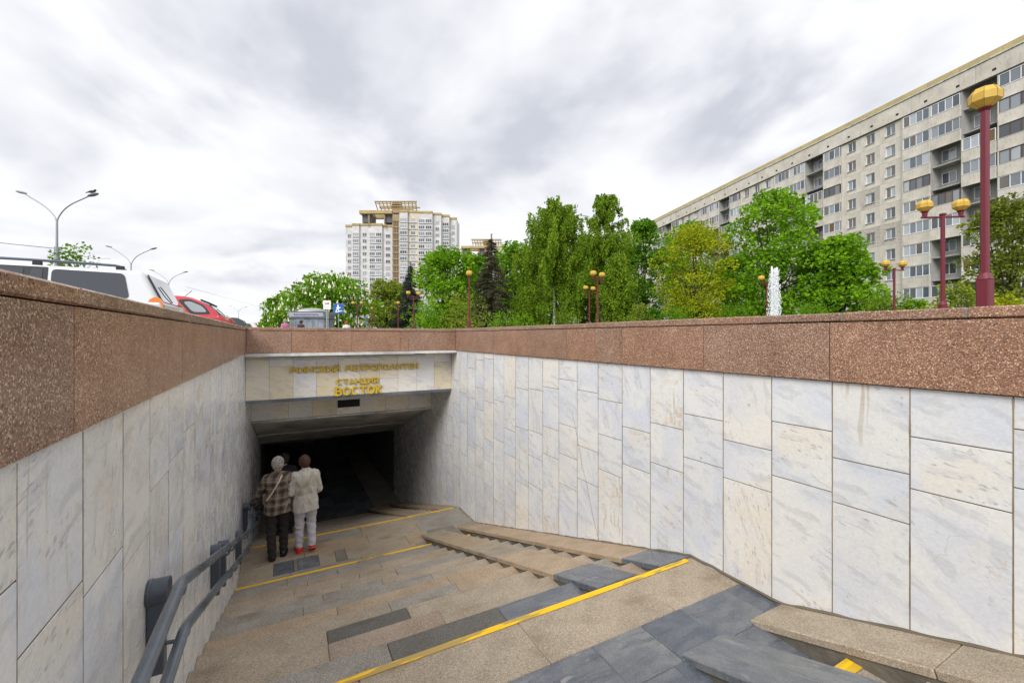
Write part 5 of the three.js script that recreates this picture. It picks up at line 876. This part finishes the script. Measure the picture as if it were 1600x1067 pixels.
// ---------------------------------------------------------------- long apartment slab on the right
{
  const th = 16.1 * Math.PI / 180, D = [Math.sin(th), -Math.cos(th)], S = 1.21;
  const g = thing('apartment_slab', 'long ten storey beige panel apartment slab with glazed loggias and yellow roof edge', 'building');
  g.position.set(57 * S, 0, -12.1 * S); g.rotation.y = Math.atan2(-D[1] * -1, -D[0]);
  g.rotation.y = Math.atan2(D[1], -D[0]);
  const wm = [[0.74, 0.69, 0.615], [0.71, 0.66, 0.59], [0.77, 0.725, 0.655]].map((c) => std({ map: wallMap, color: lin(...c), roughness: 0.9, bumpMap: coarseBump, bumpScale: 0.004 }));
  const relief = std({ map: wallMap, color: lin(0.72, 0.665, 0.60), roughness: 0.95, bumpMap: coarseBump, bumpScale: 0.12 });
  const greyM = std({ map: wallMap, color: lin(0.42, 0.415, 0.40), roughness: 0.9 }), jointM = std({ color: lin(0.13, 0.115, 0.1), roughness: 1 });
  const frames = [std({ color: lin(0.74, 0.76, 0.79), roughness: 0.5 }), std({ color: lin(0.74, 0.76, 0.79), roughness: 0.5 }), std({ color: lin(0.12, 0.07, 0.045), roughness: 0.6 }), std({ color: lin(0.55, 0.56, 0.57), roughness: 0.6 })];
  const glass = [[0.09, 0.11, 0.14], [0.05, 0.06, 0.075], [0.17, 0.19, 0.22], [0.42, 0.45, 0.48], [0.26, 0.29, 0.33], [0.12, 0.10, 0.08]].map((c) => new THREE.MeshPhysicalMaterial({ color: lin(...c), roughness: 0.12, clearcoat: 1, clearcoatRoughness: 0.04 }));
  const curtain = std({ color: lin(0.17, 0.11, 0.05), roughness: 0.9 });
  const PER = 20.95, fl = (i) => 3.38 + 2.8 * i, S0 = -9.4, S1 = 128;
  // core of the house, set back behind the loggias
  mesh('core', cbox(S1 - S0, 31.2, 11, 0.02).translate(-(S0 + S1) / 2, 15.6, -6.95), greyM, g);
  for (const s of [S0, S1]) mesh('end_wall', cbox(0.3, 31.4, 12.6, 0.02).translate(-s, 15.7, -6.2), wm[0], g);
  const holed = (w, h, hw, hh, dy, d) => { const s = shape([[-w / 2, -h / 2], [w / 2, -h / 2], [w / 2, h / 2], [-w / 2, h / 2]]); s.holes.push(new THREE.Path([[-hw / 2, dy - hh / 2], [-hw / 2, dy + hh / 2], [hw / 2, dy + hh / 2], [hw / 2, dy - hh / 2]].map(([x, y]) => new THREE.Vector2(x, y)))); return new THREE.ExtrudeGeometry(s, { depth: d, bevelEnabled: false }).translate(0, 0, -d); };
  const single = holed(2.66, 2.78, 1.22, 1.4, 0, 0.32);
  const frameG = (w, h, n, t = 0.06) => { const a = []; const bx = (x, y, ww, hh) => a.push(cbox(ww, hh, 0.07, 0.006).translate(x, y, 0)); bx(0, h / 2 - t / 2, w, t); bx(0, -h / 2 + t / 2, w, t); for (let i = 0; i <= n; i++) bx(-w / 2 + t / 2 + (w - t) * i / n, 0, t, h - 2 * t - 0.002); return mergeGeometries(a); };
  const cache = {}; const fr = (w, h, n, t) => cache[`${w},${h},${n},${t}`] ??= frameG(w, h, n, t), gl = (w, h) => cache[`g${w},${h}`] ??= new THREE.BoxGeometry(w, h, 0.02);
  const win = (name, s, y, z, w, h, n, t, fm) => { const m = mesh(name, fr(w, h, n, t), fm, g, [-s, y, z]); const cell = w / n; for (let i = 0; i < n; i++) { const p = mesh('pane', gl(+(cell - 0.05).toFixed(3), +(h - 0.08).toFixed(3)), rnd() < 0.025 && n > 2 ? curtain : pick(glass), m, [-w / 2 + cell * (i + 0.5), 0, -0.02 - rr(0, 0.006)]); if (rnd() < 0.12) p.rotation.y = rr(-0.16, 0.16); } return m; };
  const sillG = new THREE.BoxGeometry(1.35, 0.05, 0.18), ventG = new THREE.BoxGeometry(0.34, 0.26, 0.06);
  const panelCache = {}; const panelG = (w, h, d) => panelCache[`${w},${h},${d}`] ??= cbox(w, h, d, 0.012, 0, 0);
  for (let m = -1; m <= 5; m++) {
    const b = PER * m;
    for (let i = 0; i < 10; i++) {
      const y = fl(i), far = m > 3;
      if (b + 11 < S0) { /* only the singles of the first module exist */ }
      // three plain windows
      for (let k = 0; k < 3; k++) {
        const s = b + 13.1 + 2.66 * k; if (s < S0 + 1 || s > S1 - 1) continue;
        mesh('wall_panel', single, (k === 1 && i % 4 === 2) || (i === 4 && k !== 5) ? relief : pick(wm), g, [-s, y, 0]);
        if (far) { mesh('window', gl(1.2, 1.38), pick(glass), g, [-s, y, -0.2]); continue; }
        win('window', s, y, -0.16, 1.22, 1.4, 2, 0.07, frames[0]);
        mesh('sill', sillG, frames[3], g, [-s, y - 0.73, 0.05]);
      }
      if (b + 5 < S0) continue;
      const hi = (i === 9 || i === 8 || i === 5 || i === 4 || i === 0 || i === 1);
      const bays = [[-0.95, 1.9, 1], [2.0, 5.15, !hi], [5.2, 8.3, hi], [8.3, 11.45, 1]];
      for (const [a, c, glazed] of bays) {
        const w = +(c - a - 0.03).toFixed(3), s = b + (a + c) / 2; if (s > S1 - 2) continue;
        if (glazed) {
          mesh('balcony_panel', panelG(w, 1.33, 0.16), pick(wm), g, [-s, y - 1.385, 0.17]);
          mesh('balcony_ledge', panelG(w, 0.06, 0.22), frames[3], g, [-s, y - 0.7, 0.17]);
          if (far) mesh('balcony_window', gl(w, 1.4), pick(glass), g, [-s, y + 0.02, 0.14]); else win('balcony_window', s, y + 0.03, 0.16, +(w - 0.12).toFixed(3), 1.42, w > 3 ? 4 : 3, 0.075, pick(frames));
          mesh('balcony_end', panelG(0.12, 2.8, 0.2), pick(wm), g, [-(b + c) + 0.05, y - 0.65, 0.13]);
        } else {                                               // open two storey recess
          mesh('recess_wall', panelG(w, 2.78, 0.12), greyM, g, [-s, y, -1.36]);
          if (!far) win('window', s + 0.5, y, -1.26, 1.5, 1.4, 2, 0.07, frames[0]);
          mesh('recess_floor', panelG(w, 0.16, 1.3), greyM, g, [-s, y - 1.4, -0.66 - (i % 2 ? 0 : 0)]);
        }
      }
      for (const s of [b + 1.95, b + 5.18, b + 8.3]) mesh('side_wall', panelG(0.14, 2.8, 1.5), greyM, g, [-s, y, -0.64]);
    }
    for (const s of [b + 11.62, b + 19.9]) if (s > S0 && s < S1) mesh('pilaster', cbox(0.3, 28.2, 0.3, 0.02).translate(-s, 16.0, -0.1), wm[1], g);
  }
  for (let s = S0; s < S1; s += 6.6) { const e = Math.min(s + 6.6, S1); mesh('attic_panel', cbox(e - s - 0.03, 1.98, 0.4, 0.015), pick(wm), g, [-(s + e) / 2, 30.5, 0.06]); for (const f of [0.25, 0.75]) mesh('attic_vent', ventG, black, g, [-lerp(s, e, f), 30.15, 0.245]); }
  mesh('band_joint', cbox(S1 - S0, 0.1, 0.3, 0.01).translate(-(S0 + S1) / 2, 29.45, 0.0), jointM, g);
  const yel = std({ map: wallMap, color: lin(0.60, 0.49, 0.25), roughness: 0.8 });
  for (let s = S0; s < S1; s += 6) { const e = Math.min(s + 6, S1); mesh('roof_flashing', cbox(e - s - 0.08, 0.13, 0.5, 0.01), whiteMetal, g, [-(s + e) / 2, 31.6, 0.12]); mesh('roof_parapet', cbox(e - s - 0.02, 0.68, 0.3, 0.02), yel, g, [-(s + e) / 2, 32.02, 0.12]); }
  mesh('roof', cbox(S1 - S0, 0.2, 12.4, 0.02).translate(-(S0 + S1) / 2, 31.5, -6.3), concrete, g);
}

// ---------------------------------------------------------------- the two slab towers far behind the park
{
  const K = 188 / F, g = thing('apartment_tower', 'tall white panel apartment tower with stepped wings and roof pergolas', 'building');
  g.position.copy(ground(613, 188)); g.rotation.y = -YAW;
  const V = (v) => EYE + (HORIZON - v) * K;                      // picture height to metres at this distance
  const wm = [[0.74, 0.725, 0.72], [0.78, 0.77, 0.77], [0.74, 0.67, 0.55]].map((c) => std({ map: wallMap, color: lin(...c), roughness: 0.9 })), tan = std({ map: wallMap, color: lin(0.42, 0.32, 0.20), roughness: 0.9 }), slot = std({ color: lin(0.09, 0.06, 0.05), roughness: 0.9 });
  const cornice = std({ map: wallMap, color: lin(0.55, 0.42, 0.2), roughness: 0.9 });
  const panes = [[0.10, 0.12, 0.15], [0.2, 0.23, 0.27], [0.05, 0.06, 0.07], [0.34, 0.36, 0.4]].map((c) => new THREE.MeshPhysicalMaterial({ color: lin(...c), roughness: 0.15, clearcoat: 1 })), fm = std({ color: lin(0.62, 0.63, 0.65), roughness: 0.6 });
  const fcache = {}; const fg = (w, n) => fcache[`${w},${n}`] ??= mergeGeometries([...Array.from({ length: n + 1 }, (_, i) => new THREE.BoxGeometry(0.13, 1.5, 0.1).translate(-w / 2 + w * i / n, 0, 0.06)), new THREE.BoxGeometry(w, 0.12, 0.1).translate(0, -0.72, 0.065), new THREE.BoxGeometry(w, 0.1, 0.1).translate(0, 0.72, 0.065)]), pg = (w) => fcache['p' + w] ??= new THREE.BoxGeometry(w, 1.45, 0.1);
  const wing = (bays, vtop, v0, zoff, slope, hue) => bays.forEach(([a, b, dv, dz, kind], i) => {
    const x0 = (a - 613) * K, x1 = (b - 613) * K, w = x1 - x0, xc = (x0 + x1) / 2, z = zoff + dz - slope * xc, h = V(vtop + dv);
    const wall = mesh('wing', cbox(w - 0.05, h, 10, 0.05), kind === 3 || (hue && i === 1) ? wm[2] : wm[i % 2], g, [xc, h / 2, z - 5]);
    mesh('cornice', cbox(w + 0.2, 0.9, 1.2, 0.05), cornice, g, [xc, h + 0.25, z - 0.3]);
    const cols = kind === 2 ? [-w * 0.24, w * 0.24] : [0], ww = +(kind === 2 ? w * 0.4 : kind === 1 ? w * 0.82 : w * 0.42).toFixed(2);
    for (let r = 0; r < 17; r++) { const y = V(v0 + dv) - 2.8 * r; if (y < 2) break; for (const c of cols) { const p = mesh('window', pg(ww), pick(panes), g, [xc + c, y, z + 0.03]); mesh('window_frame', fg(ww, kind === 0 ? 2 : 3), fm, p); } if (kind) mesh('balcony_ledge', cbox(w * 0.9, 0.25, 0.5, 0.03), wm[1], g, [xc, y - 1.0, z + 0.2]); }
  });
  wing([[538, 550, 0.5, -1.2, 0], [550, 561, -0.5, 0, 1], [561, 576, -1, -0.8, 0], [576, 597, -0.5, 0, 2], [597, 613, 1, -1, 0]], 352, 367, 0, 0, false);
  wing([[624, 637, 0, 0, 1], [637, 652, -0.6, -0.8, 3], [652, 675, 0.6, 0, 2], [675, 688, 1.6, -1.2, 0], [688, 700, 3.2, -2, 1], [700, 711, 5.6, -3.5, 0]], 331, 344, 1, 0.12, true);
  const sx0 = (613 - 613) * K, sw = 11 * K, sh = V(335);
  mesh('stair_shaft', cbox(sw, sh, 9, 0.05), tan, g, [sx0 + sw / 2, sh / 2, -4.2]);
  for (const x of [0.25, 0.5, 0.75]) mesh('shaft_slot', cbox(sw * 0.11, sh - 3, 0.2, 0.02), slot, g, [sx0 + sw * x, sh / 2 - 1.4, 0.34]);
  for (let r = 0; r < 18; r++) mesh('shaft_band', cbox(sw * 0.96, 0.5, 0.24, 0.03), tan, g, [sx0 + sw / 2, V(345) - 2.8 * r, 0.42]);
  // roof slab with an opening, on posts
  const p1 = mesh('roof_canopy', mergeGeometries([[-51, 0, 0, 2.2], [-51, 0, -7.5, 2.2], [-51, -34, -3.7, 6], [-13, 0, -3.7, 6]].map(([a, b, z, d]) => cbox((b - a) * K, 1.5, d, 0.1).translate((a + b) / 2 * K, V(332), z))), cornice, g);
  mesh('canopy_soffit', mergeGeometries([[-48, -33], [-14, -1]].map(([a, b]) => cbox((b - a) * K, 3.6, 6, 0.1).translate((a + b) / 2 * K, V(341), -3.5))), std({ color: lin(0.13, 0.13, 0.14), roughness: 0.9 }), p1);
  for (const x of [-37, -36, -12]) mesh('canopy_post', cbox(0.5, 6, 0.5, 0.05), tan, p1, [x * K, V(343), 0.2]);
  // lattice pergola on top
  const pz = -5, per = mesh('roof_pergola', mergeGeometries([cbox(66 * K, 0.6, 0.6, 0.05).translate(4 * K, V(314), pz + 4), cbox(66 * K, 0.6, 0.6, 0.05).translate(4 * K, V(316), pz - 3), cbox(12 * K, 17 * K, 6, 0.05).translate(3 * K, V(322), pz)]), tan, g);
  for (let i = 0; i < 12; i++) { const x = (-28 + i * 5.8) * K; mesh('pergola_rafter', limb(v3(x, V(314), pz + 4.4), v3(x + 3 * K * (i < 6 ? 1 : 0), V(329), pz + 2), 0.22, 0.22, 5), tan, per); }
  for (let i = 0; i < 4; i++) mesh('pergola_slat', cbox((62 - i * 4) * K, 0.4, 0.4, 0.04), cornice, per, [(5 + i * 1.4) * K, V(317 + i * 3.4), pz + 4 - i * 0.5]);
  mesh('lift_house', cbox(17 * K, 9 * K, 4, 0.05), wm[0], per, [17 * K, V(325), pz - 1]);
  for (let i = 0; i < 4; i++) mesh('chimney', cbox(0.5, 1.2, 0.5, 0.05), tan, per, [(2 + i * 2.6) * K, V(313), pz]);
  const t2 = g.clone(); t2.name = numbered('apartment_tower'); t2.position.copy(ground(757, 262)); t2.userData = { ...g.userData, label: 'farther apartment tower whose roof pergola shows behind the brown spruce' }; scene.add(t2);
}

// ---------------------------------------------------------------- trees
{
  const bark = std({ map: dirtMap, color: lin(0.07, 0.055, 0.042), roughness: 0.95 }), birchBark = std({ map: tex(256, 0.8, (x, y) => fbm(x * 6, y * 22, 24, 3) > 0.6 ? [0.14, 0.13, 0.12] : [0.8, 0.79, 0.76]), roughness: 0.8 });
  const leafM = (r = 0.6) => new THREE.MeshPhysicalMaterial({ color: 0xffffff, roughness: r, transmission: 0.36, thickness: 0, specularIntensity: 0.25, side: THREE.DoubleSide });
  const LM = leafM(0.95), needleM = std({ roughness: 0.8, side: THREE.DoubleSide });
  const leafG = new THREE.BufferGeometry(); leafG.setAttribute('position', new THREE.Float32BufferAttribute([0, 0, 0, 0.42, 0.5, 0.1, 0, 1, -0.06, 0, 0, 0, 0, 1, -0.06, -0.42, 0.5, 0.1], 3)); leafG.computeVertexNormals();
  const needleG = new THREE.BufferGeometry(); needleG.setAttribute('position', new THREE.Float32BufferAttribute([-0.09, 0, 0, 0.09, 0, 0, 0, 1, 0.05, 0, 0, -0.08, 0, 0, 0.08, 0, 1, 0], 3)); needleG.computeVertexNormals();
  const Q = new THREE.Quaternion(), E = new THREE.Euler(), M4 = new THREE.Matrix4(), col = new THREE.Color(), UPV = v3(0, 1, 0);
  function crown(parent, items, geo, mat, pal, name = 'crown') {   // items: [x, y, z, size, direction or null, tone]
    const im = new THREE.InstancedMesh(geo, mat, items.length); im.name = name; im.userData.kind = 'stuff'; im.castShadow = im.receiveShadow = true;
    items.forEach(([x, y, z, s, d, tone], i) => {
      if (d) { Q.setFromUnitVectors(UPV, d); const q2 = new THREE.Quaternion().setFromAxisAngle(UPV, rr(0, 6.28)); Q.multiply(q2); } else Q.setFromEuler(E.set(rr(0, 6.28), rr(0, 6.28), rr(0, 6.28)));
      M4.compose(v3(x, y, z), Q, v3(s, s, s)); im.setMatrixAt(i, M4);
      const a = pal[0], b = pal[1], t = clamp(tone + rr(-0.25, 0.25)), j = rr(0.85, 1.15); im.setColorAt(i, col.setRGB(lerp(a[0], b[0], t) * j, lerp(a[1], b[1], t) * j, lerp(a[2], b[2], t) * j));
    });
    parent.add(im); return im;
  }
  const place = (u, t, name, label, category, group) => { const g = thing(name, label, category, group); g.position.copy(ground(u, t)); return g; };
  const stretch = (u) => 1 / Math.hypot(1, (u - 800) / F);
  function roundTree(u, w, vtop, t, label, pal, o = {}) {
    const g = place(u, t, o.name ?? 'leafy_tree', label, o.cat ?? 'tree', o.group ?? 'trees in the park'), Ht = hgt(vtop, t), R = w / 2 / F * t * stretch(u), base = o.base ?? 0.9, leaf = o.leaf ?? 0.2 + t * 0.002, cy = (Ht + base) / 2, hy = (Ht - base) / 2;
    const stem = [limb(v3(0, -0.1, 0), v3(rr(-0.1, 0.1), Ht * 0.35, rr(-0.1, 0.1)), R * 0.07 + 0.05, R * 0.05 + 0.03, 9)];
    const top0 = v3(0, Ht * 0.3, 0), items = [], nc = o.clusters ?? Math.round(60 + R * 12), per = o.per ?? 135;
    for (let c = 0; c < nc; c++) {
      const a = rr(0, 6.283), yy = rr(-1, 1), rad = Math.pow(rnd(), 0.4), ring = Math.sqrt(Math.max(0, 1 - Math.pow(Math.abs(yy), o.pow ?? 2.4)));
      const lump = 0.68 + 0.6 * n3(Math.cos(a) * 1.7 + u, yy * 2.2 + 3, Math.sin(a) * 1.7);
      const cx = Math.cos(a) * ring * R * rad * lump * 0.86, cz = Math.sin(a) * ring * R * rad * lump * 0.86, y = cy + yy * hy * 0.88 * (0.9 + 0.12 * lump), rc = (o.rc ?? 0.2) * R * rr(0.65, 1.25) + 0.2, tone = rr(0, 1);
      if (c % 5 === 0) stem.push(limb(top0.clone().setY(lerp(Ht * 0.12, Ht * 0.34, rnd())), v3(cx * 0.9, Math.max(y - rc * 0.4, Ht * 0.3), cz * 0.9), R * 0.025 + 0.02, 0.012, 5));
      for (let k = 0; k < per; k++) {
        const d = v3(rr(-1, 1), rr(-0.75, 1), rr(-1, 1)).normalize(), q = rc * (0.55 + 0.5 * Math.sqrt(rnd())), out = v3(d.x + rr(-0.7, 0.7), d.y * 0.4 - 0.25 + rr(-0.5, 0.5), d.z + rr(-0.7, 0.7)).normalize();
        items.push([cx + d.x * q * 1.15, Math.max(0.15, y + d.y * q * 0.72), cz + d.z * q * 1.15, leaf * rr(0.5, 1.35), out, tone * 0.9 + 0.05]);
      }
    }
    mesh('trunk', mergeGeometries(stem), bark, g); crown(g, items, leafG, LM, pal);
    if (o.blossom) {
      const bl = []; for (let i = 0; i < o.blossom; i++) { const c = pick(items); const len = Math.hypot(c[0], c[2]); if (len < R * 0.35 && c[1] < cy) { i--; continue; } bl.push([c[0] * 1.07, c[1] + 0.1, c[2] * 1.07, rr(0.3, 0.46), v3(rr(-0.25, 0.25), 1, rr(-0.25, 0.25)).normalize(), rnd()]); }
      crown(g, bl, new THREE.ConeGeometry(0.26, 1, 6).translate(0, 0.5, 0), std({ roughness: 0.8 }), [[0.72, 0.68, 0.46], [0.8, 0.78, 0.62]], 'blossoms');
    }
    return g;
  }
  function birch(u, w, vtop, t, label, pal, o = {}) {
    const g = place(u, t, 'birch_tree', label, 'tree', 'trees in the park'), Ht = hgt(vtop, t), R = w / 2 / F * t * stretch(u), stem = [], twig = [], items = [], lean = o.lean ?? 0;
    const axis = (f) => v3(lean * f * f, Ht * f, 0); for (let i = 0; i < 6; i++) stem.push(limb(axis(i / 6), axis((i + 1) / 6), 0.17 * (1 - i / 6.3), 0.17 * (1 - (i + 1) / 6.3), 8));
    const nb = o.branches ?? 60;
    for (let b = 0; b < nb; b++) {
      const f = 0.2 + 0.77 * Math.pow(rnd(), 0.8), a = rr(0, 6.283), env = f < 0.32 ? 0.62 + f : Math.pow((1 - f) / 0.68, 0.62) * 0.93 + 0.02, len = R * (0.35 + 0.8 * rnd()) * clamp(env * 1.2, 0.1, 1.1), o0 = axis(f), rise = len * rr(0.2, 0.6) * (0.5 + f * 0.6);
      const tip = v3(o0.x + Math.cos(a) * len, Math.min(o0.y + rise, Ht * 1.0), o0.z + Math.sin(a) * len); twig.push(limb(o0, tip, 0.028, 0.008, 5));
      const ns = Math.round(6 + len * 3);
      for (let s = 0; s < ns; s++) {
        const q = rr(0.2, 1), p = o0.clone().lerp(tip, q), hang = rr(0.5, o.hang ?? 2.4) * (0.45 + 0.6 * (1 - f)), dx = rr(-0.25, 0.25), dz = rr(-0.25, 0.25), n = Math.round(hang * 13) + 5, tone = rnd();
        for (let k = 0; k < n; k++) { const h = k / n; items.push([p.x + dx * h + rr(-0.13, 0.13), Math.max(0.3, p.y - hang * h + rr(-0.05, 0.12)), p.z + dz * h + rr(-0.13, 0.13), rr(0.16, 0.26), v3(rr(-0.6, 0.6), -1, rr(-0.6, 0.6)).normalize(), tone]); }
      }
    }
    mesh('trunk', mergeGeometries(stem), birchBark, g); mesh('branches', mergeGeometries(twig), bark, g); crown(g, items, leafG, LM, pal); return g;
  }
  function spruce(u, w, vtop, t, label, pal) {
    const g = place(u, t, 'spruce_tree', label, 'tree', 'trees in the park'), Ht = hgt(vtop, t), R = w / 2 / F * t * stretch(u) * 1.15, stem = [limb(v3(0, -0.1, 0), v3(0, Ht, 0), 0.2, 0.02, 8)], items = [];
    const layers = Math.round(Ht * 3.4);
    for (let l = 0; l < layers; l++) {
      const f = Math.pow(l / layers, 0.92), y = lerp(0.6, Ht - 0.15, f), len0 = R * (1 - f * 0.97) * (0.85 + 0.3 * rnd()) + 0.08, nb = Math.round(7 + 6 * (1 - f));
      for (let b = 0; b < nb; b++) {
        const a = rr(0, 6.283), len = len0 * rr(0.65, 1.15), tipY = y - len * rr(0.12, 0.42), mid = rnd();
        stem.push(limb(v3(0, y, 0), v3(Math.cos(a) * len, tipY, Math.sin(a) * len), 0.018, 0.005, 4));
        const n = Math.round(len * 30) + 5;
        for (let k = 0; k < n; k++) { const q = Math.pow(rnd(), 0.7), side = rr(-1, 1) * 0.28 * (1 - q * 0.5), x = Math.cos(a) * len * q - Math.sin(a) * side, z = Math.sin(a) * len * q + Math.cos(a) * side; items.push([x, lerp(y, tipY, q) - Math.abs(side) * 0.35 - rr(0, 0.1), z, rr(0.2, 0.36), v3(Math.cos(a) + rr(-0.7, 0.7), -0.55 + rr(-0.4, 0.35), Math.sin(a) + rr(-0.7, 0.7)).normalize(), mid]); }
      }
    }
    for (let k = 0; k < 40; k++) items.push([0, Ht - rr(0, 0.7), 0, rr(0.15, 0.3), v3(rr(-0.5, 0.5), rr(0.2, 1), rr(-0.5, 0.5)).normalize(), 0.5]);
    mesh('trunk', mergeGeometries(stem), bark, g); crown(g, items, needleG, needleM, pal); return g;
  }
  const green = [[0.12, 0.28, 0.004], [0.26, 0.48, 0.010]], deep = [[0.085, 0.22, 0.005], [0.19, 0.39, 0.010]], lime = [[0.27, 0.34, 0.006], [0.48, 0.50, 0.014]], olive = [[0.17, 0.24, 0.014], [0.31, 0.37, 0.035]], birchP = [[0.115, 0.22, 0.007], [0.25, 0.38, 0.020]], chest = [[0.11, 0.27, 0.004], [0.23, 0.44, 0.010]], dark = [[0.13, 0.17, 0.012], [0.25, 0.30, 0.025]];
  roundTree(517, 142, 431, 46, 'broad chestnut tree covered in white blossom spikes behind the kiosk', chest, { name: 'chestnut_tree', blossom: 800, group: 'blossoming chestnuts', base: 0.3 });
  roundTree(452, 96, 461, 48, 'lower chestnut with many cream blossoms beside the kiosk', chest, { name: 'chestnut_tree', blossom: 800, group: 'blossoming chestnuts', base: 0.3 });
  roundTree(606, 92, 438, 58, 'pale yellow green maple in front of the white tower', olive, { per: 80, base: 0.6 });
  spruce(641, 60, 410, 50, 'narrow dark blue green spruce before the tower', [[0.018, 0.035, 0.024], [0.045, 0.07, 0.05]]);
  roundTree(698, 100, 386, 45, 'dense bright green tree beside the dark spruce', green, { base: 0.3, pow: 3 });
  spruce(768, 92, 367, 41, 'tall brownish spruce between two leafy trees', [[0.045, 0.042, 0.018], [0.095, 0.085, 0.035]]);
  roundTree(802, 76, 373, 52, 'bright green tree between brown spruce and birch', green, { base: 0.3, pow: 3 });
  roundTree(742, 60, 395, 60, 'green tree showing between the spruce and the dense tree', deep, { base: 0.5 });
  birch(866, 150, 308, 45, 'large weeping birch with dense hanging branches', birchP, { branches: 185, hang: 3.6 });
  birch(940, 122, 296, 47, 'airy weeping birch with sparse top next to the large birch', birchP, { branches: 125, lean: 0.8 });
  birch(968, 76, 392, 43, 'low spreading birch growth beside the lamps', birchP, { branches: 95, hang: 2.8 });
  roundTree(852, 96, 378, 56, 'green tree filling in behind the large birch', deep, { base: 0.2, pow: 4 });
  roundTree(928, 100, 372, 57, 'dark tree standing behind the airy birch', deep, { base: 0.2, pow: 4 });
  roundTree(1150, 90, 400, 50, 'dark foliage tree between the yellow maple and the big maple', deep, { base: 0.2, pow: 4 });
  roundTree(1008, 92, 340, 54, 'dark green tree between the birches and the yellow maple', deep, { base: 0.4 });
  roundTree(1075, 90, 338, 62, 'green tree top showing behind the yellow maple', green, { base: 0.4 });
  roundTree(1088, 132, 346, 38, 'yellow green flowering maple in front of darker trees', lime, { base: 1.3, leaf: 0.17, per: 150 });
  roundTree(1204, 168, 297, 37, 'big dense green maple behind the fountain', green, { base: 0.5, pow: 3.2, per: 130 });
  roundTree(1312, 146, 369, 33, 'spreading green maple in front of the apartment slab', green, { base: 1.2, per: 130 });
  roundTree(1580, 160, 303, 20, 'sparse olive green tree behind the nearest red lamp', dark, { base: 0.6, leaf: 0.14, per: 100, clusters: 105 });
  roundTree(120, 92, 383, 26, 'small light green tree behind the silver wagon', [[0.12, 0.25, 0.012], [0.22, 0.38, 0.03]], { base: 3.2, leaf: 0.17, per: 26, clusters: 40, group: 'roadside trees' });
  roundTree(90, 70, 394, 60, 'thin far roadside tree behind the lamp pole', [[0.1, 0.15, 0.06], [0.18, 0.22, 0.1]], { base: 4, leaf: 0.16, per: 12, clusters: 26, group: 'roadside trees' });
  const bush = (u, w, vtop, t, label, pal, o = {}) => roundTree(u, w, vtop, t, label, pal, { name: 'shrub', cat: 'shrub', group: 'shrubs along the plaza', base: 0.1, leaf: 0.1, clusters: 34, per: 90, rc: 0.26, ...o });
  bush(722, 84, 462, 30, 'rounded light green shrub under the brown spruce', olive); bush(1000, 46, 474, 36, 'small yellowish shrub under the dark tree', olive); bush(662, 60, 470, 36, 'green shrub beside the twin lamp', green); bush(872, 70, 452, 36, 'light green shrub in front of the large birch', birchP);
  bush(1385, 82, 462, 19, 'low flowering shrub beside the twin lamp by the slab', birchP); bush(1488, 70, 444, 17, 'leafy shrub between the two nearest red lamps', olive); bush(1572, 60, 462, 15, 'yellow green shrub beside the base of the nearest lamp', lime); bush(1150, 70, 470, 34, 'shrub under the yellow maple', deep); bush(1060, 60, 476, 34, 'dark low shrub left of the yellow maple trunk', deep); bush(1260, 80, 474, 30, 'dark shrub beyond the fountain', deep);
  bush(1430, 40, 470, 19, 'small sprig of shrub before the slab', green);
  bush(790, 90, 490, 34, 'low hedge under the brown spruce and birch', green);
}
scene.traverse((o) => { if (o.isMesh) { o.castShadow = true; o.receiveShadow = true; } });
renderer.render(scene, camera);
